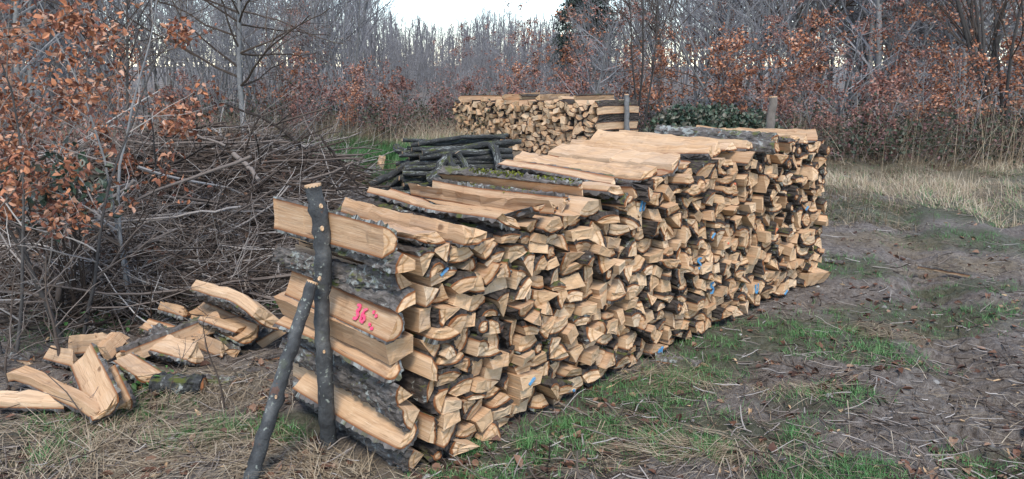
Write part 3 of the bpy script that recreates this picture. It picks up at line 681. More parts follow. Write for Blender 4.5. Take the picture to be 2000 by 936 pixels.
for q, s in enumerate((.5, 1.3, 2.1, 2.6, 3.3, LEN1 - 1.2, LEN1 - .75, LEN1 - .3)):
    S = centred(sector(fr2, .15, .8, .05 if q % 2 else 0, False), (DOWN if q % 3 else UPW) - math.pi / 2 + fr2.normal(0, .3)); _, Lp, Up = profile(S[0]); i0 = int((s + S[0][:, 0].min()) / DX); seg = H1[i0:i0 + len(Lp)]; z = float((seg - Lp[:len(seg)]).max()) - .01
    make_log(fr2, 'split_log', S, far_pt(s, fr2.normal(0, .06), z), YAW1 + fr2.normal(0, .12), 0, f'pale split log lying on the far stack, {nth(8 - q)} from its staked end', 'logs laid along the top of the far pile', length=1.0, nl=8, nb=14)

# ------------------------------------------------------------------ stakes
def stake(name, pts, rad, label, n=26, mat=None, sides=14, knots=(), flat_top=True, seed=0):
    """a cut sapling: wavering stem, pale sawn top, branch scars"""
    r = np.random.default_rng(seed); pts = np.array(pts, float); base = pts[0].copy(); tt = np.linspace(0, len(pts) - 1, n); q = np.stack([np.interp(tt, np.arange(len(pts)), pts[:, c]) for c in range(3)], 1) - base
    for _ in range(2): q[1:-1] = (q[:-2] + 2 * q[1:-1] + q[2:]) / 4
    rd = np.interp(np.linspace(0, 1, n), np.linspace(0, 1, len(rad)), rad) * (1 + r.normal(0, .028, n)); q[1:-1, :2] += r.normal(0, .003, (n - 2, 2))
    for kf, *_ in knots: j = int(kf * (n - 1)); rd[j] *= 1.16
    g = Geo(); tubes(g, q[None], rd[None], sides, r.random())
    o = link(name, g.mesh(name, mat or M_STAKE, True), loc=base, label=label, cat='stake')
    d = unit(q[-1] - q[-2]); u = unit(np.cross(d, [.3, 1, .1])); v = np.cross(d, u); a = np.linspace(0, 2 * math.pi, sides, endpoint=False); ring = q[-1] + rd[-1] * 1.0 * (np.cos(a)[:, None] * u + np.sin(a)[:, None] * v)
    up = ring + d * .006; V = np.concatenate([ring - d * .004, up, (q[-1] + d * .007)[None]]); k = np.arange(sides); k2 = (k + 1) % sides
    link('sawn_top', build_mesh('sawn_top', V, [np.stack([k, k2, k2 + sides, k + sides], -1), np.stack([k + sides, k2 + sides, np.full(sides, 2 * sides)], -1)], [M_END], uv=np.c_[V[:, 0] - q[-1][0], V[:, 1] - q[-1][1]], attrs={'tone': .35, 'bd': .5}), parent=o)
    for kf, sz, az in knots:                                     # pale oval branch scars proud of the bark
        j = kf * (n - 1); c = np.array([np.interp(j, np.arange(n), q[:, x]) for x in range(3)]); rr = np.interp(j, np.arange(n), rd); out = np.array([math.cos(az), math.sin(az), .15]); out = unit(out); sd = unit(np.cross(out, [0, 0, 1.])); uu = np.cross(sd, out)
        a8 = np.linspace(0, 2 * math.pi, 9, endpoint=False); e = c + out * rr * .93 + sz * (np.cos(a8)[:, None] * sd * .7 + np.sin(a8)[:, None] * uu); f = c + out * (rr + .008) + sz * .7 * (np.cos(a8)[:, None] * sd * .7 + np.sin(a8)[:, None] * uu)
        V = np.concatenate([e, f, (c + out * (rr + .006))[None]]); k = np.arange(9); k2 = (k + 1) % 9
        link('branch_scar', build_mesh('branch_scar', V, [np.stack([k, k2, k2 + 9, k + 9], -1), np.stack([k + 9, k2 + 9, np.full(9, 18)], -1)], [M_END], uv=np.c_[V[:, 0] - c[0], V[:, 2] - c[2]], attrs={'tone': r.random(), 'bd': .5}), parent=o)
    return o
def wp(px, py, Y): return at(px, py, Y=Y)
M_PSTAKE = mat_tone('weathered_stake_bark', [(0, (.2, .175, .15)), (1, (.34, .3, .26))], .8, .2, (14, .5))
# the corner stake stands 7 cm off the end face, the prop leans against it
stake('wooden_stake', [at(643, 876, z=-.03)] + [wp(*v) for v in ((638, 800, 3.21), (632, 700, 3.22), (628, 600, 3.23), (632, 520, 3.24), (628, 445, 3.25), (611, 363, 3.25))], [.037, .036, .034, .033, .038, .036, .034],
      'dark smooth-barked upright stake against the end face, sawn flat on top', knots=((.83, .013, -1.2), (.92, .012, -.9), (.62, .011, -1.7), (.36, .009, -1.3)), n=34, seed=1)
stake('wooden_stake', [at(478, 975, z=-.04)] + [wp(*v) for v in ((500, 905, 2.92), (540, 770, 3.0), (575, 660, 3.08), (610, 552, 3.16))], [.030, .031, .030, .028, .026],
      'lichen-spotted dark prop leaning diagonally against the upright stake', knots=((.5, .009, -1.4), (.1, .014, -1.5)), n=30, seed=2)
pz = at(1510, 190, Y=6.45); stake('wooden_stake', [(pz[0] - .02, pz[1], -.03), (pz[0] - .01, pz[1], .8), pz], [.038, .036, .034], 'pale grey stake top rising behind the far end of the near stack', mat=M_PSTAKE, seed=3)
fe = far_pt(LEN1 + .06, .62); stake('wooden_stake', [(fe[0] + .01, fe[1], -.03), (fe[0], fe[1], .6), (fe[0] - .02, fe[1], 1.2)], [.05, .048, .045], 'grey stake standing against the end of the far stack', mat=M_GTRUNK, seed=4)

# ------------------------------------------------------------------ split logs strewn on the ground
def ground_log(pa, pb, za, zb, kind, Rr, ang, arcdir, label, tr=0.0, bend=(0, 0), seed=0, name='split_log', tilt=None, barkmat=None, group='split logs strewn left of the pile'):
    """a log from the photo ends pa (near cut) to pb, at heights za, zb of its axis"""
    r = np.random.default_rng(900 + seed); Rr *= 1.08; tr *= 1.08; a = at(*pa, z=za); b = at(*pb, z=zb); d = b - a; L = float(np.linalg.norm(d)); yaw = math.atan2(-d[0], d[1]); pitch = math.asin(d[2] / L)
    S = centred(section(r, 'round', Rr / .057)) if kind == 'round' else centred(section(r, 'block', Rr / .12), arcdir) if kind == 'block' else centred(sector(r, Rr, ang, tr, kind == 'half'), arcdir - math.pi / 2)
    return make_log(r, name, S, a, yaw, pitch, label, group, length=L, nl=9, nb=22, bend=np.array(bend) * .7, tilt=tilt, barkmat=barkmat or M_BARKL, rough=1.5, brough=1.0)
g_ = ground_log
g_((235, 690), (395, 628), .10, .16, 'slab', .22, .6, UPW + .5, 'long pale split log with bark along its top, lying across the scattered heap', .13, seed=1, tilt=(.1, .1))
g_((318, 668), (430, 622), .06, .16, 'slab', .2, .6, DOWN, 'pale slab poking from under the long log of the heap', .14, seed=2)
g_((518, 630), (395, 582), .22, .24, 'slab', .27, .75, DOWN - .5, 'large curved pale slab lying highest on the scattered heap', .19, (0, .05), seed=3)
g_((490, 662), (385, 612), .09, .12, 'half', .09, 2.7, DOWN + .4, 'half-round log under the curved slab, sawn end facing the camera', seed=4, tilt=(.0, .0))
g_((505, 662), (572, 622), .04, .16, 'board', .2, .5, UPW, 'flat split log leaning from the heap to the stack end', .15, seed=5)
g_((222, 672), (140, 680), .08, .05, 'wedge', .12, .8, DOWN + .3, 'short pale wedge log before the twigs, beside the long split log', seed=6)
g_((218, 800), (172, 700), .08, .16, 'half', .098, 2.3, RIGHT - .85, 'broad pale chunk tilted on end, bark to its far side', seed=7, tilt=(.2, -.2))
g_((255, 790), (225, 725), .05, .12, 'wedge', .1, .8, RIGHT, 'narrow pale split log leaning beside the broad tilted chunk', seed=8)
g_((290, 742), (240, 708), .06, .08, 'half', .07, 2.8, DOWN, 'stubby half-round log between the tilted chunk and the dark pole', seed=9)
g_((382, 705), (292, 688), .06, .06, 'wedge', .13, .9, DOWN - .3, 'pale wedge log lying under the long split log', seed=10)
g_((398, 752), (305, 748), .045, .045, 'round', .05, 0, 0, 'dark round pole lying in the straw before the scattered heap', seed=11, name='round_log', barkmat=M_BARKD)
g_((455, 745), (372, 738), .03, .03, 'board', .16, .5, UPW, 'thin pale plank in the straw past the dark round pole', .125, seed=12)
g_((0, 782), (135, 784), .05, .05, 'slab', .2, .5, DOWN - .6, 'pale straight plank beside the bowed strip at the frame edge', .14, seed=13)
g_((198, 812), (30, 732), .05, .1, 'board', .17, .45, DOWN, 'long bowed strip of pale wood crossing the plank', .13, (.0, .05), seed=14)
g_((62, 700), (-10, 692), .03, .03, 'board', .15, .4, UPW, 'small pale splinter log in the twigs at the frame edge', .11, seed=15)
g_((365, 618), (318, 604), .15, .15, 'wedge', .09, .9, DOWN, 'short weathered log behind the long split log of the heap', seed=16)
g_((455, 685), (420, 640), .05, .08, 'wedge', .1, .9, UPW, 'split log beneath the scattered heap, bark upward', seed=17)
g_((640, 328), (588, 318), .18, .2, 'wedge', .14, .9, DOWN, 'pale split chunk in the brush beside the pole pile', seed=18)
g_((690, 345), (640, 305), .1, .35, 'board', .2, .5, RIGHT, 'pale plank leaning upright in the brush by the pole pile', .15, seed=19)
g_((705, 348), (735, 325), .1, .14, 'half', .11, 2.6, UPW, 'split chunk against the near side of the pole pile', seed=20, tilt=(0, 0))
g_((742, 330), (746, 305), .1, .3, 'block', .09, 0, 0, 'small upright pale billet behind the pole pile', seed=21)
g_((275, 700), (232, 668), .05, .07, 'wedge', .1, .8, DOWN + .4, 'small wedge log tucked under the near end of the long split log', seed=31)
g_((345, 662), (300, 640), .12, .16, 'board', .17, .5, UPW, 'thin weathered slab lying over the back of the heap', .13, seed=32)
g_((432, 640), (385, 648), .1, .12, 'trunc', .11, .8, RIGHT, 'pale blunt wedge log with its sawn end by the half-round log', .03, seed=33, tilt=(0, 0))
g_((205, 690), (238, 655), .09, .16, 'block', .1, 0, .4, 'squarish billet standing off the short wedge log', seed=34)
g_((505, 720), (465, 735), .02, .03, 'board', .13, .4, UPW, 'splintered strip in the straw past the thin plank', .11, seed=35)
g_((560, 690), (520, 700), .02, .02, 'board', .12, .4, UPW, 'thin plank with bark upward in the straw by the prop', .1, seed=36)
g_((470, 650), (400, 628), .12, .17, 'slab', .22, .55, DOWN - .2, 'pale slab wedged between the curved slab and the half-round log', seed=37, tr=.17)
g_((330, 655), (285, 640), .05, .08, 'half', .075, 2.5, DOWN + .2, 'short pale half-round log behind the middle of the long split log', seed=38)
g_((440, 690), (390, 672), .04, .05, 'wedge', .11, .8, DOWN + .3, 'pale wedge log on the ground in front of the half-round log', seed=39)
g_((150, 712), (95, 700), .04, .05, 'wedge', .1, .8, DOWN, 'grey-tan split log in the twigs behind the bowed strip', seed=40)
GSP = 'loose wood splinters on the mud'
g_((1366, 712), (1280, 698), .015, .02, 'board', .13, .3, UPW, 'pale flat splinter in the grass at the foot of the stack', .11, seed=22, name='wood_splinter', group=GSP)
g_((1893, 537), (1795, 520), .015, .02, 'board', .13, .35, UPW, 'long pale splinter lying on the mud away from the stack', .11, seed=23, name='wood_splinter', group=GSP)
g_((1650, 512), (1610, 508), .015, .02, 'board', .12, .35, UPW, 'short splinter in the mud off the far stack corner', .1, seed=24, name='wood_splinter', group=GSP)
g_((1600, 535), (1560, 545), .05, .05, 'block', .11, 0, .2, 'fallen squarish billet on the mud at the far corner', seed=25, group=GSP)

# ------------------------------------------------------------------ pile of dark round poles behind the near stack
pr = np.random.default_rng(14)
pc = at(850, 405); GP = 'dark round poles piled behind the near stack'
def pole(a, b, rad, label, k):
    g = Geo(); n = 9; t = np.linspace(0, 1, n)[:, None]; a = np.asarray(a, float); b = np.asarray(b, float); q = (b - a) * t; q[1:-1] += pr.normal(0, .008, (n - 2, 3)); q += np.sin(t * math.pi) * pr.normal(0, .028, 3)
    rd = rad * np.linspace(1.05, .9, n) * (1 + pr.normal(0, .04, n)); tubes(g, q[None], rd[None], 9, pr.random())
    o = link('round_pole', g.mesh('round_pole', M_BARKD, True), loc=a, label=label, cat='pole', group=GP)
    gc = Geo(); an = np.linspace(0, 2 * math.pi, 9, endpoint=False)
    for e, sg in ((0, -1), (n - 1, 1)):
        d = unit(q[e] - q[e - sg]); u = unit(np.cross(d, [0, .2, 1.])); v = np.cross(d, u); c = q[e] + d * .003; V = np.concatenate([c + rd[e] * .93 * (np.cos(an)[:, None] * u + np.sin(an)[:, None] * v), (c + d * .002)[None]]); kk = np.arange(9)
        gc = Geo(); gc.add(V, T=np.stack([kk, (kk + 1) % 9, np.full(9, 9)], -1), tone=pr.random(), uv=(V - c) @ np.stack([u, v], 1))
        me = gc.mesh('sawn_end', M_END); a_ = me.attributes.new('bd', 'FLOAT', 'POINT'); a_.data.foreach_set('value', np.full(len(me.vertices), .5, np.float32)); link('sawn_end', me, parent=o)
PD = unit(np.array([1.0, .28, 0])); PN = np.array([-PD[1], PD[0], 0]); kk = 0
for lay, cnt in enumerate((12, 11, 10, 10, 9, 8, 7, 6, 5, 4, 3)):
    for c in range(cnt):
        off = (c - (cnt - 1) / 2) * .085; Lp = pr.uniform(1.05, 1.3); mid = pc + PN * (off + pr.normal(0, .012)) + PD * (pr.normal(.02, .06) + lay * .03) + [0, 0, .05 + lay * .077]; dd = unit(PD + PN * pr.normal(0, .1) + [0, 0, .05 + pr.normal(0, .045)])
        kk += 1; pole(mid - dd * Lp / 2, mid + dd * Lp / 2, pr.uniform(.022, .043), f'dark round pole, {nth(c + 1)} from the front in the {ORD[lay]} layer of the pole pile', kk)
def pw(px, py, dy): return at(px, py, Y=pc[1] + dy)
for a, b, rad, lab in (((838, 352, -.46), (872, 306, -.30), .06, 'thick lichen-spotted pole leaning across the front of the pole pile'), ((912, 352, -.44), (893, 298, -.30), .04, 'thin pole leaning steeply on the pole pile beside a sawn stub'),
                       ((890, 338, -.45), (875, 300, -.32), .045, 'short pole with pale sawn foot leaning on the pole pile'), ((722, 362, -.3), (800, 318, -.1), .045, 'pole sliding off the low end of the pole pile'),
                       ((735, 372, -.34), (790, 345, -.2), .04, 'lowest pole sticking out of the low end of the pole pile'), ((974, 345, -.4), (958, 282, -.1), .05, 'upright pole closing the high end of the pole pile'),
                       ((985, 352, -.3), (968, 288, .0), .045, 'second upright pole at the high end of the pole pile'), ((775, 288, .25), (800, 296, .15), .05, 'short stub of a pole on top of the pole pile')):
    pole(pw(*a), pw(*b), rad, lab, 0)

#PART2
# ------------------------------------------------------------------ branching helper
def polyline(r, p0, d, L, n=7, wob=.08, droop=0.0, lift=0.0):
    """batch of wandering lines: p0 (B,3), d (B,3) unit, L (B,)"""
    B = len(p0); st = np.zeros((B, n, 3)); st[:, 0] = p0; cur = d.copy(); h = (L / (n - 1))[:, None]
    for k in range(1, n):
        cur = unit(cur + r.normal(0, wob, (B, 3)) + [0, 0, lift - droop]); st[:, k] = st[:, k - 1] + cur * h
    return st
def side_shoots(r, P, Rd, per, lo, hi, lmin, lmax, ang, n=6, wob=.09, lift=.03, rr=.5, rmin=.0015):
    """shoots leaving each line of P: returns new lines and radii"""
    B, N, _ = P.shape; idx = np.repeat(np.arange(B), per); t = r.uniform(lo, hi, len(idx)); f = t * (N - 1); i = np.minimum(f.astype(int), N - 2); fr_ = (f - i)[:, None]
    p = P[idx, i] * (1 - fr_) + P[idx, i + 1] * fr_; T = unit(P[idx, i + 1] - P[idx, i]); S = unit(np.cross(T, r.normal(size=T.shape))); a = r.normal(ang, .18, len(idx))[:, None]
    d = unit(T * np.cos(a) + S * np.sin(a)); L0 = np.linalg.norm(P[idx, -1] - P[idx, 0], axis=1); L = L0 * r.uniform(lmin, lmax, len(idx)) * (1.15 - .6 * t)
    Q = polyline(r, p, d, L, n, wob, lift=lift); r0 = np.maximum((Rd[idx, i] * (1 - fr_[:, 0]) + Rd[idx, i + 1] * fr_[:, 0]) * rr, rmin); return Q, r0[:, None] * np.linspace(1, .35, n)[None]
def stems(r, nst, h, rad, spread, n=12, wob=.05):
    a = r.uniform(0, 2 * math.pi, nst); d = unit(np.c_[np.cos(a) * spread, np.sin(a) * spread, np.ones(nst)]); p0 = np.c_[np.cos(a) * .06 * (nst > 1), np.sin(a) * .06 * (nst > 1), np.full(nst, -.05)]
    L = h * r.uniform(.75, 1.05, nst); L[0] = h; P = polyline(r, p0, d, L, n, wob, lift=.025); rd = rad * r.uniform(.7, 1, nst); return P, rd[:, None] * np.linspace(1, .2, n)[None] ** .9

# ------------------------------------------------------------------ bare forest trees
def bare_tree_proto(seed, h, nst, rad, spread, n1, n2, n3, a1=.75, tmat=M_GTRUNK, lo=.12, rmin=.004):
    r = np.random.default_rng(seed); P, Rd = stems(r, nst, h, rad, spread); tg = Geo(); tubes(tg, P, Rd, 7, r.uniform(.2, .9, nst))
    g = Geo(); Q, q = side_shoots(r, P, Rd, n1, lo, .97, .18, .5, a1, 8, .1, .05, .45, rmin * 1.3); tubes(g, Q, q, 4, r.uniform(.15, .8, len(Q)))
    Q2, q2 = side_shoots(r, Q, q, n2, .15, .98, .25, .55, .65, 5, .12, .03, .6, rmin); tubes(g, Q2, q2, 3, r.uniform(.2, .9, len(Q2)))
    if n3: Q3, q3 = side_shoots(r, Q2, q2, n3, .2, .98, .35, .7, .6, 4, .12, .02, .7, rmin * .75); tubes(g, Q3, q3, 3, r.uniform(.2, 1, len(Q3)))
    o = link('bare_tree', tg.mesh('trunk', tmat, True)); link('crown', g.mesh('crown', M_FTWIG), parent=o, kind='stuff'); return o
TP = [bare_tree_proto(31, 8.0, 1, .085, .03, 44, 7, 3), bare_tree_proto(32, 7.0, 3, .05, .2, 24, 6, 3, .6), bare_tree_proto(33, 9.0, 1, .11, .05, 46, 7, 3, .8, M_DTRUNK), bare_tree_proto(34, 6.2, 4, .035, .25, 20, 6, 2, .55),
      bare_tree_proto(35, 8.5, 2, .06, .14, 32, 6, 3, .6), bare_tree_proto(36, 4.6, 5, .022, .3, 18, 5, 2, .5, lo=.08), bare_tree_proto(37, 5.2, 6, .02, .22, 16, 5, 2, .45, lo=.08), bare_tree_proto(38, 9.5, 1, .07, .02, 50, 7, 2, .9, M_GTRUNK)]
KINDW = ['slender grey bare tree', 'bare coppice tree with several stems', 'dark-trunked bare tree', 'many-stemmed thin bare tree', 'twin-stemmed bare tree', 'low bushy bare thicket tree', 'low broom-like bare thicket tree', 'straight pale-trunked bare tree']
fr3 = np.random.default_rng(77); spots = []
def top_line(px):     # the photograph's skyline: open sky between the wood on both sides
    return float(np.interp(px, [-200, 690, 740, 800, 900, 950, 1010, 1070, 1100, 1180, 1240, 2300], [-400, -200, 10, 48, 60, 30, 45, 45, 52, 52, -400, -400]))
tries = 0
while len(spots) < 150 and tries < 6000:
    tries += 1; Y = 19.5 + 27 * fr3.random() ** 1.25; px = fr3.uniform(-160, 2160); p = at(px, 100, Y=Y); x = p[0]
    if any((x - s[0]) ** 2 + (Y - s[1]) ** 2 < (.9 if Y < 28 else 1.5) for s in spots): continue
    if Y < 24 and 560 < px < 1120 and fr3.random() < .5: continue
    spots.append((x, Y, px))
spots.sort(key=lambda s: s[2])
used = set(); lcount = {}
for x, Y, px in spots:
    zmax = at(px, top_line(px) + fr3.normal(0, 14), Y=Y)[2]; low = zmax < 6.5
    k = int(fr3.choice([5, 6, 3] if low else [0, 1, 2, 3, 4, 7])); src = TP[k]; H_ = [8, 7, 9, 6.2, 8.5, 4.6, 5.2, 9.5][k]
    sc = min(fr3.uniform(.85, 1.2), max(zmax - .2, 1.2) / (H_ * .97)) if low else fr3.uniform(.85, 1.25)
    lcount[k] = lcount.get(k, 0) + 1; lab = f'{KINDW[k]}, {nth(lcount[k])} of its kind counting from the brush pile side'
    z = float(ground_z(x, Y)); rz = fr3.uniform(0, 6.28)
    if k in used: copy_thing(src, (x, Y, z), rz, sc, lab, 'bare trees of the wood')
    else:
        used.add(k); src.location = (x, Y, z); src.rotation_euler = (0, 0, rz); src.scale = (sc,) * 3; src['label'] = lab; src['group'] = 'bare trees of the wood'
    src['category'] = 'tree'
for o in list(col.objects):
    if o.name.startswith('bare_tree'): o['category'] = 'tree'
for k, o in enumerate(TP):
    if k not in used:
        for c in list(o.children): bpy.data.objects.remove(c)
        bpy.data.objects.remove(o)

# far wood behind, one mass nobody could count
g = Geo(); r = np.random.default_rng(50); n = 760; Y = r.uniform(44, 85, n); px = np.r_[r.uniform(-150, 2150, 540), r.uniform(680, 1180, 220)]
zt = np.array([max(2.2, min(at(p, top_line(p) + r.normal(0, 12), Y=y)[2], r.uniform(5.5, 10))) for p, y in zip(px, Y)])
x = (px - 1000) / F * Y; z0 = ground_z(x, Y)
P = polyline(r, np.c_[x, Y, z0], unit(np.c_[r.normal(0, .05, n), r.normal(0, .05, n), np.ones(n)]), np.maximum(zt - z0, 1.5), 8, .04, lift=.02); rd = r.uniform(.03, .1, n)[:, None] * np.linspace(1, .25, 8)
tubes(g, P, rd, 4, r.uniform(.1, .7, n)); Q, q = side_shoots(r, P, rd, 18, .05, .98, .14, .34, .6, 5, .1, .06, .5, .011); tubes(g, Q, q, 3, r.uniform(.2, .8, len(Q)))
Q2, q2 = side_shoots(r, Q, q, 3, .2, .98, .3, .6, .55, 4, .1, .04, .8, .009); tubes(g, Q2, q2, 3, r.uniform(.2, .9, len(Q2)))
link('far_wood', g.mesh('far_wood', M_FTWIG), label='grey mass of thin bare trees filling the far wood', kind='stuff')

# ------------------------------------------------------------------ russet-leaved saplings
def leafy_proto(seed, h, nst, rad, spread, n1, n2, nl, lsize, lmat, a1=.85, tmat=M_GTRUNK, name='leafy_sapling', simple=True, lo=.1, keep=None, tw=M_FTWIG):
    r = np.random.default_rng(seed); P, Rd = stems(r, nst, h, rad, spread, 10, .07); tg = Geo(); tubes(tg, P, Rd, 7, r.uniform(.2, .9, nst)); g = Geo()
    Q, q = side_shoots(r, P, Rd, n1, lo, .97, .22, .5, a1, 7, .12, .02, .5, .003); tubes(g, Q, q, 4, r.uniform(.2, .9, len(Q)))
    Q2, q2 = side_shoots(r, Q, q, n2, .2, .98, .25, .5, .7, 4, .12, 0, .6, .002); tubes(g, Q2, q2, 3, r.uniform(.3, 1, len(Q2)))
    lg = Geo(); A = np.concatenate([Q2[:, 1:].reshape(-1, 3), Q[:, 3:].reshape(-1, 3)]); 
    # leaves hang in clumps: some twigs carry many, others none
    wgt = np.clip(fbm(A[:, 0] * 2.2 + seed, A[:, 2] * 2.2 + A[:, 1] * 1.7, 3, 1) - .36, .0, 1); wgt /= wgt.sum(); pick = r.choice(len(A), nl, p=wgt); pts = A[pick] + r.normal(0, lsize * .45, (nl, 3))
    o = link(name, tg.mesh('trunk', tmat, True)); link('twigs', g.mesh('twigs', tw), parent=o, kind='stuff')
    leaves(lg, pts, r.uniform(.7, 1.2, nl) * lsize, r, simple, flat=.25); link('leaves', lg.mesh('leaves', lmat), parent=o, kind='stuff'); o['category'] = 'sapling'; return o
LP = [leafy_proto(61, 3.2, 1, .03, .05, 34, 5, 1500, .085, M_RUSSET), leafy_proto(62, 2.2, 3, .018, .3, 18, 5, 1300, .08, M_RUSSET), leafy_proto(63, 4.2, 1, .04, .06, 40, 5, 1300, .085, M_RUSSETD), leafy_proto(64, 1.7, 4, .014, .4, 14, 5, 1100, .075, M_RUSSETD)]
LW = ['upright orange-leaved beech sapling', 'spreading orange-leaved beech bush', 'tall thin dull-red sapling', 'low dull-red leafy bush']
LS = [(520, 20, 1, 1.0), (560, 21, 2, .7), (610, 19, 3, 1.2), (640, 22, 2, .8), (690, 20, 3, 1.0), (590, 17.5, 3, .8), (660, 18, 1, .6), (730, 22, 1, .8), (780, 25, 3, 1.1), (880, 24, 2, .62), (860, 20, 3, .8), (770, 19, 3, .7), (920, 26, 3, 1.0),
      (985, 22, 2, .72), (1050, 24, 0, .8), (960, 21, 1, .8), (1020, 19, 3, 1.0), (1120, 21, 3, 1.1), (1160, 18, 2, .85), (1150, 24, 0, 1.0), (1210, 20, 1, 1.0), (1290, 19, 1, 1.0), (1340, 21, 0, .8), (1380, 18.5, 1, 1.1), (1430, 20, 1, 1.1), (1470, 18, 1, 1.1), (1520, 20, 0, .9), (1350, 24, 0, 1.0), (1440, 24, 0, 1.1),
      (1560, 18, 2, .7), (1600, 20, 0, .9), (1640, 17, 2, .75), (1690, 19, 0, .95), (1730, 17, 3, 1.3), (1760, 20, 2, .9), (1800, 16, 1, .9), (1850, 18, 0, .9), (1890, 15, 1, .9), (1940, 17, 0, .9), (1990, 14.5, 1, 1.0), (2040, 16, 0, 1.0), (1700, 15.2, 3, .9), (1600, 15, 3, .7), (1500, 16, 3, .9), (1960, 20, 2, .9), (1830, 22, 2, 1.0),
      (350, 20, 3, 1.0), (260, 17, 1, 1.0), (420, 22, 3, .9), (120, 15, 1, 1.1), (30, 13, 0, .8)]
lc = {}
for q, (px, Y, k, sc) in enumerate(sorted(LS)):
    x = (px - 1000) / F * Y; side = 'behind the brush pile' if px < 480 else 'behind the dry grass' if px < 880 else 'behind the far stack' if px < 1260 else 'behind the ivy mound' if px < 1540 else 'behind the straw beside the track'; lc[(k, side)] = lc.get((k, side), 0) + 1
    lab = f'{LW[k]} {side}, {nth(lc[(k, side)])} of its kind there'; src = LP[k]; loc = (x, Y, float(ground_z(x, Y)))
    if 'label' in src.keys(): copy_thing(src, loc, fr3.uniform(0, 6.28), sc, lab, 'russet saplings at the wood edge')
    else: src.location = loc; src.scale = (sc,) * 3; src['label'] = lab; src['group'] = 'russet saplings at the wood edge'

# ------------------------------------------------------------------ single trees that stand out
def feature_tree(name, seed, px, Y, h, nst, rad, spread, n1, n2, n3, a1, label, tmat, lo=.15, leavesn=0, bend=0.0, rmin=.004, lsize=.08):
    r = np.random.default_rng(seed); P, Rd = stems(r, nst, h, rad, spread, 14, .045); P[:, :, 0] += bend * np.linspace(0, 1, 14)[None] ** 2; tg = Geo(); tubes(tg, P, Rd, 9, r.uniform(.2, .6, nst)); g = Geo()
    Q, q = side_shoots(r, P, Rd, n1, lo, .95, .3, .6, a1, 10, .11, .01, .5, .008); tubes(g, Q, q, 5, r.uniform(.05, .5, len(Q)))
    Q2, q2 = side_shoots(r, Q, q, n2, .15, .98, .2, .5, .8, 6, .13, .02, .55, rmin); tubes(g, Q2, q2, 3, r.uniform(.1, .6, len(Q2)))
    if n3: Q3, q3 = side_shoots(r, Q2, q2, n3, .2, .98, .3, .6, .7, 4, .13, .02, .6, rmin * .8); tubes(g, Q3, q3, 3, r.uniform(.1, .7, len(Q3)))
    x = (px - 1000) / F * Y; o = link(name, tg.mesh('trunk', tmat, True), loc=(x, Y, float(ground_z(x, Y))), label=label, cat='tree'); link('crown', g.mesh('crown', M_TWIG), parent=o, kind='stuff')
    if leavesn:
        A = Q2[:, 1:].reshape(-1, 3); A = A[A[:, 2] < h * .75]; lg = Geo(); leaves(lg, A[r.integers(0, len(A), leavesn)] + r.normal(0, .03, (leavesn, 3)), r.uniform(.7, 1.2, leavesn) * lsize, r); link('leaves', lg.mesh('leaves', M_RUSSET), parent=o, kind='stuff')
    return o
feature_tree('bare_tree', 81, 482, 14.5, 6.5, 1, .06, .02, 30, 8, 4, 1.2, 'dark bare tree with wide nearly level limbs rising behind the brush pile', M_GTRUNK, .2)
feature_tree('bare_tree', 83, 1965, 16.0, 6.5, 9, .05, .42, 9, 6, 3, .6, 'dark many-stemmed tree fanning from one base above the bramble by the track', M_DTRUNK, .3, 700)
feature_tree('bare_tree', 84, 1240, 17.0, 4.2, 3, .03, .4, 10, 6, 2, .6, 'thin forked bare tree just behind the staked end of the far stack', M_DTRUNK, .3)
feature_tree('bare_tree', 85, 1435, 19.0, 5.5, 3, .035, .55, 10, 6, 2, .7, 'pale forked bare tree above the orange beech bushes', M_GTRUNK, .25)
feature_tree('bare_tree', 86, 1540, 22.0, 8.0, 1, .13, .02, 26, 6, 3, 1.0, 'stout dark bare tree behind the orange beech bushes', M_DTRUNK, .2, 350)
feature_tree('bare_tree', 87, 255, 14.0, 6.5, 2, .03, .1, 22, 7, 3, .9, 'bare tree behind the russet sapling at the brush pile', M_DTRUNK, .2)
feature_tree('bare_tree', 88, 1285, 21.0, 7.5, 2, .05, .06, 22, 6, 3, .6, 'pair of pale straight stems behind the far stack', M_GTRUNK, .3)
# spruce beyond the far stack
r = np.random.default_rng(90); Yc = 38.0; xc = (1140 - 1000) / F * Yc; hc = 8.2; tg = Geo(); tubes(tg, np.array([[[0, 0, -.1], [0, 0, hc * .5], [.05, 0, hc]]]), np.array([[.17, .1, .02]]), 8, .3)
sp = link('spruce_tree', tg.mesh('trunk', M_DTRUNK, True), loc=(xc, Yc, float(ground_z(xc, Yc))), label='dark evergreen spruce rising above the bare wood against the sky', cat='tree')
n = 230; z = hc * (1 - r.random(n) ** .8 * .87); a = r.uniform(0, 6.28, n); L = (hc - z) * .27 + .25; d = unit(np.c_[np.cos(a), np.sin(a), np.full(n, .05)]); P = polyline(r, np.c_[np.zeros((n, 2)), z], d, L * r.uniform(.75, 1.1, n), 7, .05, droop=.05); bg_ = Geo(); tubes(bg_, P, np.linspace(.025, .006, 7)[None].repeat(n, 0), 4, .3); link('branches', bg_.mesh('branches', M_DTRUNK), parent=sp, kind='stuff')
ng = Geo(); B = P[:, 1:].reshape(-1, 3).repeat(22, 0); B = B + r.normal(0, .1, B.shape) * [1, 1, .7]; leaves(ng, B, r.uniform(.14, .3, len(B)), r, width=.22, up=np.array([0, 0, -.7])); link('needles', ng.mesh('needles', M_NEEDLE), parent=sp, kind='stuff')

